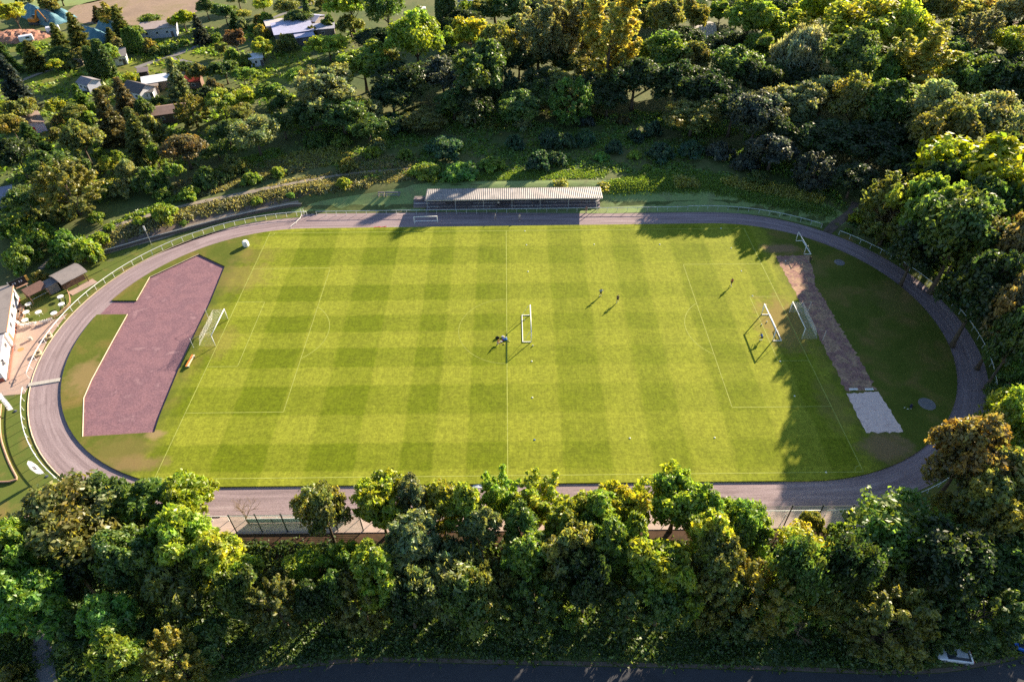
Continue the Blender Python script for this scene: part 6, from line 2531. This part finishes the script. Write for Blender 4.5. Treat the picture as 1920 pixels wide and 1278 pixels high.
shed('dark lean-to with slate roof in front of the white-walled shed', 213, 122, 3.6, 2.6, 2.3, 22, (.14, .12, .15), (.60, .58, .58), 'mono', .5, win=1)
shed('small white cabin with grey roof on the bright lawn', 172, 168, 4.8, 4.2, 2.6, -30, (.24, .22, .24), (.62, .62, .74), 'gable', .9)
shed('long flat-roofed pale shed behind the hedge', 302, 66, 12, 6.5, 3.2, 14, (.36, .29, .27), (.42, .44, .55), 'mono', .4, win=3)
shed('tiny dark cube hut on the garden terrace', 273, 147, 2.6, 2.4, 2.4, 20, (.20, .16, .16), (.035, .025, .03), 'mono', .3, win=0)
shed('brown-roofed hut with blue-white gable at the left of the gardens', 65, 240, 9, 5.0, 2.6, -52, (.20, .14, .12), (.50, .48, .62), 'gable', .8)
shed('small white shed at the edge of the left lawn', 151, 121, 2.6, 2.4, 2.2, 10, (.55, .48, .42), (.45, .36, .30), 'mono', .3, win=1)
shed('white greenhouse-like box at the foot of the bright tree', 483, 122, 4.0, 3.0, 2.6, 20, (.72, .72, .78), (.70, .70, .80), 'mono', .4, win=1)
shed('large grey-blue sheet-metal roof of the shed cluster', 552, 70, 13, 11, 3.2, 20, (.42, .42, .58), (.20, .18, .18), 'mono', .5, 'metal_shed', 2)
shed('pale pinkish flat roof at the left of the shed cluster', 524, 60, 8, 6, 3.0, 22, (.62, .54, .52), (.40, .30, .28), 'mono', .3, 'metal_shed', 2)
shed('narrow blue-grey roof at the back of the shed cluster', 580, 50, 10, 7, 3.2, -18, (.34, .34, .48), (.30, .26, .26), 'gable', .9, 'metal_shed', 2)
shed('bright pale lean-to in the middle of the shed cluster', 566, 56, 6, 3.5, 3.0, -14, (.66, .66, .76), (.30, .26, .24), 'mono', .3, 'metal_shed', 1)
shed('low grey-blue roof in front of the shed cluster', 573, 80, 6, 5, 2.6, 22, (.40, .40, .55), (.16, .14, .16), 'mono', .3, 'metal_shed', 1)
shed('small blue-grey roof at the right of the shed cluster', 610, 66, 7, 5, 2.8, 12, (.42, .42, .52), (.18, .15, .15), 'mono', .3, 'metal_shed', 1)
shed('pale blue roof between the conifers at the far edge', 880, 12, 7, 6, 3.0, -20, (.48, .48, .62), (.40, .40, .46), 'gable', .8)
shed('low dark shed glimpsed at the left edge below the trees', 3, 384, 6, 5, 2.4, 25, (.25, .25, .33), (.2, .2, .25), 'mono', .4)
p = at(792, 33)
tk = thing('water_tank', 'small white round tank standing at the edge of the gardens', 'tank', p)
mb = MB(); mb.lathe([(1.5, 0), (1.55, 3.2), (1.6, 3.3)], 20); mb.build('drum', plain('tank_blue_green', (.35, .42, .44), .6), tk)
mb = MB(); mb.lathe([(1.62, 3.3), (1.62, 3.5), (.4, 3.7)], 20); mb.build('lid', M_WHITE, tk)


def tarp(label, u0, v0, u1, v1, hgt_, wd, seed):
    """a long heap under a tarpaulin: ridge from the first to the second photo point"""
    a, b = at(u0, v0), at(u1, v1)
    d = b - a
    L = d.length
    r = thing('tarpaulin_stack', label, 'covered stack', a, math.atan2(d.y, d.x), 'stacks under blue-green tarpaulins')
    rg_ = random.Random(seed)
    bm = bmesh.new()
    nu, nv = 26, 16
    g = []
    for i in range(nu + 1):
        s = i / nu
        row = []
        e = min(1, s * 5, (1 - s) * 2.4)
        e = e * (2 - e)
        for j in range(nv + 1):
            t = j / nv * 2 - 1
            z = hgt_ * (1 - abs(t) ** 1.35) * (.25 + .75 * e) + .10 * math.sin(s * 26 + seed) * (1 - abs(t))
            z = max(z - (1 - e) * .3 * hgt_ * (1 - abs(t)), 0)
            row.append(bm.verts.new((s * L, t * wd / 2 * (.75 + .25 * e) + .12 * math.sin(s * 31 + j), z + rg_.uniform(-.05, .05))))
        g.append(row)
    for i in range(nu):
        for j in range(nv):
            bm.faces.new((g[i][j], g[i + 1][j], g[i + 1][j + 1], g[i][j + 1]))
    bmesh.ops.recalc_face_normals(bm, faces=bm.faces[:])
    me = bpy.data.meshes.new('sheet')
    bm.to_mesh(me)
    bm.free()
    me.materials.append(plain('blue_green_tarp', (.085, .20, .25), .55, var=.15, scale=.6))
    o = bpy.data.objects.new('sheet', me)
    COL.objects.link(o)
    o.parent = r
    mb = MB(); mb.tube([(L * (.15 + .7 * k / 10), 0, hgt_ * (1.02) + .02 + .10 * math.sin((.15 + .7 * k / 10) * 26 + seed)) for k in range(11)], .10, 5); mb.build('ridge_rope', M_CONC, r)


tarp('leftmost blue-green tarpaulin stack, its left end behind the broad tree', 55, 24, 86, 38, 3.9, 8.5, 1)
tarp('blue-green tarpaulin stack in front of the back pair, low end to the right', 76, 34, 112, 46, 3.9, 8.5, 2)
tarp('blue-green tarpaulin stack rearmost beside the tan field', 92, 26, 131, 38, 3.9, 8.5, 3)
tarp('blue-green tarpaulin stack half covered by the small spruce', 158, 68, 200, 79, 3.9, 8.5, 4)
tarp('blue-green tarpaulin stack in front of the dark spruce', 192, 52, 228, 66, 3.9, 8.5, 5)
# heap of bricks and broken wood
p = at(22, 74)
bm = bmesh.new()
bmesh.ops.create_grid(bm, x_segments=36, y_segments=16, size=1)
rg = random.Random(2)
for q in bm.verts:
    x, y = q.co.x, q.co.y
    e = max(0, 1 - math.hypot(x, y) ** 2)
    q.co = Vector((x * 13, y * 6, 2.6 * e ** .7 + rg.uniform(-.35, .35) * (e > .02)))
me = bpy.data.meshes.new('brick_heap')
bm.to_mesh(me)
bm.free()
me.materials.append(surf('broken_bricks', [(.16, .08, .06), (.40, .20, .13), (.30, .14, .10), (.45, .36, .30)], .9, 2.0, .9, .8, .4))
o = bpy.data.objects.new('brick_heap', me)
COL.objects.link(o)
o.location = p
o.rotation_euler = (0, 0, .25)
tag(o, 'long heap of broken red bricks and timber at the upper left', 'heap')
# digger beside the tarpaulins
p = at(68, 46)
dg_ = thing('excavator', 'orange excavator with raised bent arm beside the tarpaulin stacks', 'excavator', p, R(-10))
M_OR = plain('digger_orange', (.50, .22, .04), .5)
mb = MB(); mb.box((0, -1.0, .45), (3.6, .6, .9)); mb.box((0, 1.0, .45), (3.6, .6, .9)); mb.build('track_unit', M_GLASS, dg_, bevel=.1)
mb = MB(); mb.box((-.4, 0, 1.6), (3.0, 2.3, 1.2)); mb.build('body', M_OR, dg_, bevel=.1)
mb = MB(); mb.box((.4, .6, 2.6), (1.4, 1.0, 1.3)); mb.build('cab', M_GLASS, dg_, bevel=.05)
mb = MB(); mb.tube([(1.0, -.2, 2.0), (2.6, -.2, 5.0), (3.6, -.2, 5.2)], [.35, .3, .22], 6); mb.build('boom', M_OR, dg_)
mb = MB(); mb.tube([(3.6, -.2, 5.2), (5.2, -.2, 2.2)], [.22, .18], 6); mb.build('stick', M_OR, dg_)
mb = MB(); mb.prism([(4.9, -.7), (5.7, -.7), (5.9, .3), (5.0, .3)], 1.2, 2.1); mb.build('bucket', M_GLASS, dg_)
for u, v, lb in ((102, 62, 'white covered trailer left of the tall spruce'), (52, 79, 'small white camper van below the brick heap')):
    p = at(u, v)
    r = thing('trailer', lb, 'trailer', p, R(30))
    mb = MB(); mb.box((0, 0, 1.4), (4.4, 2.1, 1.8)); mb.build('body', plain('trailer_white', (.66, .66, .74), .4), r, bevel=.25)
    mb = MB(); mb.box((.6, -1.06, 1.7), (1.2, .04, .6)); mb.build('window', M_GLASS, r)
    for y in (-.95, .95):
        mb = MB(); mb.lathe([(.33, -.1), (.33, .1)], 14, (0, 0, 0), Matrix.Translation((0, y, .33)) @ Matrix.Rotation(PI / 2, 4, 'X')); mb.build('wheel', M_GLASS, r)
# red flag with a white cross on a pole
p, hh_ = poly_up(48, 243, 66, 268)
hh_ = max(hh_, 6)
ff = thing('flag', 'red flag with a white cross on a tall pole between the garden trees', 'flag', p, R(-25))
mb = MB(); mb.tube([(0, 0, 0), (0, 0, hh_)], .06, 8); mb.build('pole', M_WHITE, ff)
v, f, v2, f2 = [], [], [], []
for i in range(9):
    x = 3.0 * i / 8
    y = .25 * math.sin(i * .9)
    v += [(x, y, hh_ - .1 - .35 * x), (x, y, hh_ - 2.3 - .45 * x)]
for i in range(8):
    f.append((2 * i, 2 * i + 2, 2 * i + 3, 2 * i + 1))
clf = mesh_obj('cloth', v, f, plain('flag_red', (.55, .03, .03), .8), ff)
mb = MB()
for yy in (-.035, .035):
    def fp(x, k):
        i = x / 3 * 8
        return (x, .25 * math.sin(i * .9) + yy, (hh_ - .1 - .35 * x) * (1 - k) + (hh_ - 2.3 - .45 * x) * k)
    for i in range(16):
        x0, x1 = 3 * i / 16, 3 * (i + 1) / 16
        mb.add([fp(x0, .42), fp(x1, .42), fp(x1, .58), fp(x0, .58)], [(0, 1, 2, 3)])
    mb.add([fp(1.0, .02), fp(1.4, .02), fp(1.4, .41), fp(1.0, .41)], [(0, 1, 2, 3)])
    mb.add([fp(1.0, .59), fp(1.4, .59), fp(1.4, .98), fp(1.0, .98)], [(0, 1, 2, 3)])
mb.build('white_cross', M_WHITE, clf)
# clipped hedge behind the thujas
P = smooth_line(px([(266, 82), (285, 92), (310, 98), (328, 94)]), 1.0)
VV, NN = [], []
rng = np.random.default_rng(44)
for q in P:
    for k in range(60):
        n_ = sph(1)[0]
        VV.append((q.x + n_[0] * .8, q.y + n_[1] * .8, H(q.x, q.y) + 1.0 + n_[2] * 1.1)); NN.append(n_)
VV, NN = np.array(VV), np.array(NN)
m_ = len(VV)
o = bpy.data.objects.new('hedge', leaf_mesh('hedge', leaf_quads(VV, NN, .5), rng.uniform(.7, 1.2, m_), rng.uniform(.1, .5, m_)))
COL.objects.link(o)
o.color = (*C_['dg'], 1)
tag(o, 'dark clipped hedge curving right of the row of thujas', 'hedge')
# lamp posts glimpsed in the dark wood
for u, v, h, lb in ((1309, 224, 5.2, 'slim pale post at the dark edge of the wood, taller one'), (1300, 224, 2.6, 'slim pale post at the dark edge of the wood, shorter one')):
    p = at(u, v)
    mb = MB(); mb.tube([p, p + Vector((0, 0, h))], .09, 8); mb.box((p.x, p.y, p.z + h + .05), (.3, .2, .12))
    tag(mb.build('wood_post', M_STEEL), lb, 'post', 'posts at the wood edge')
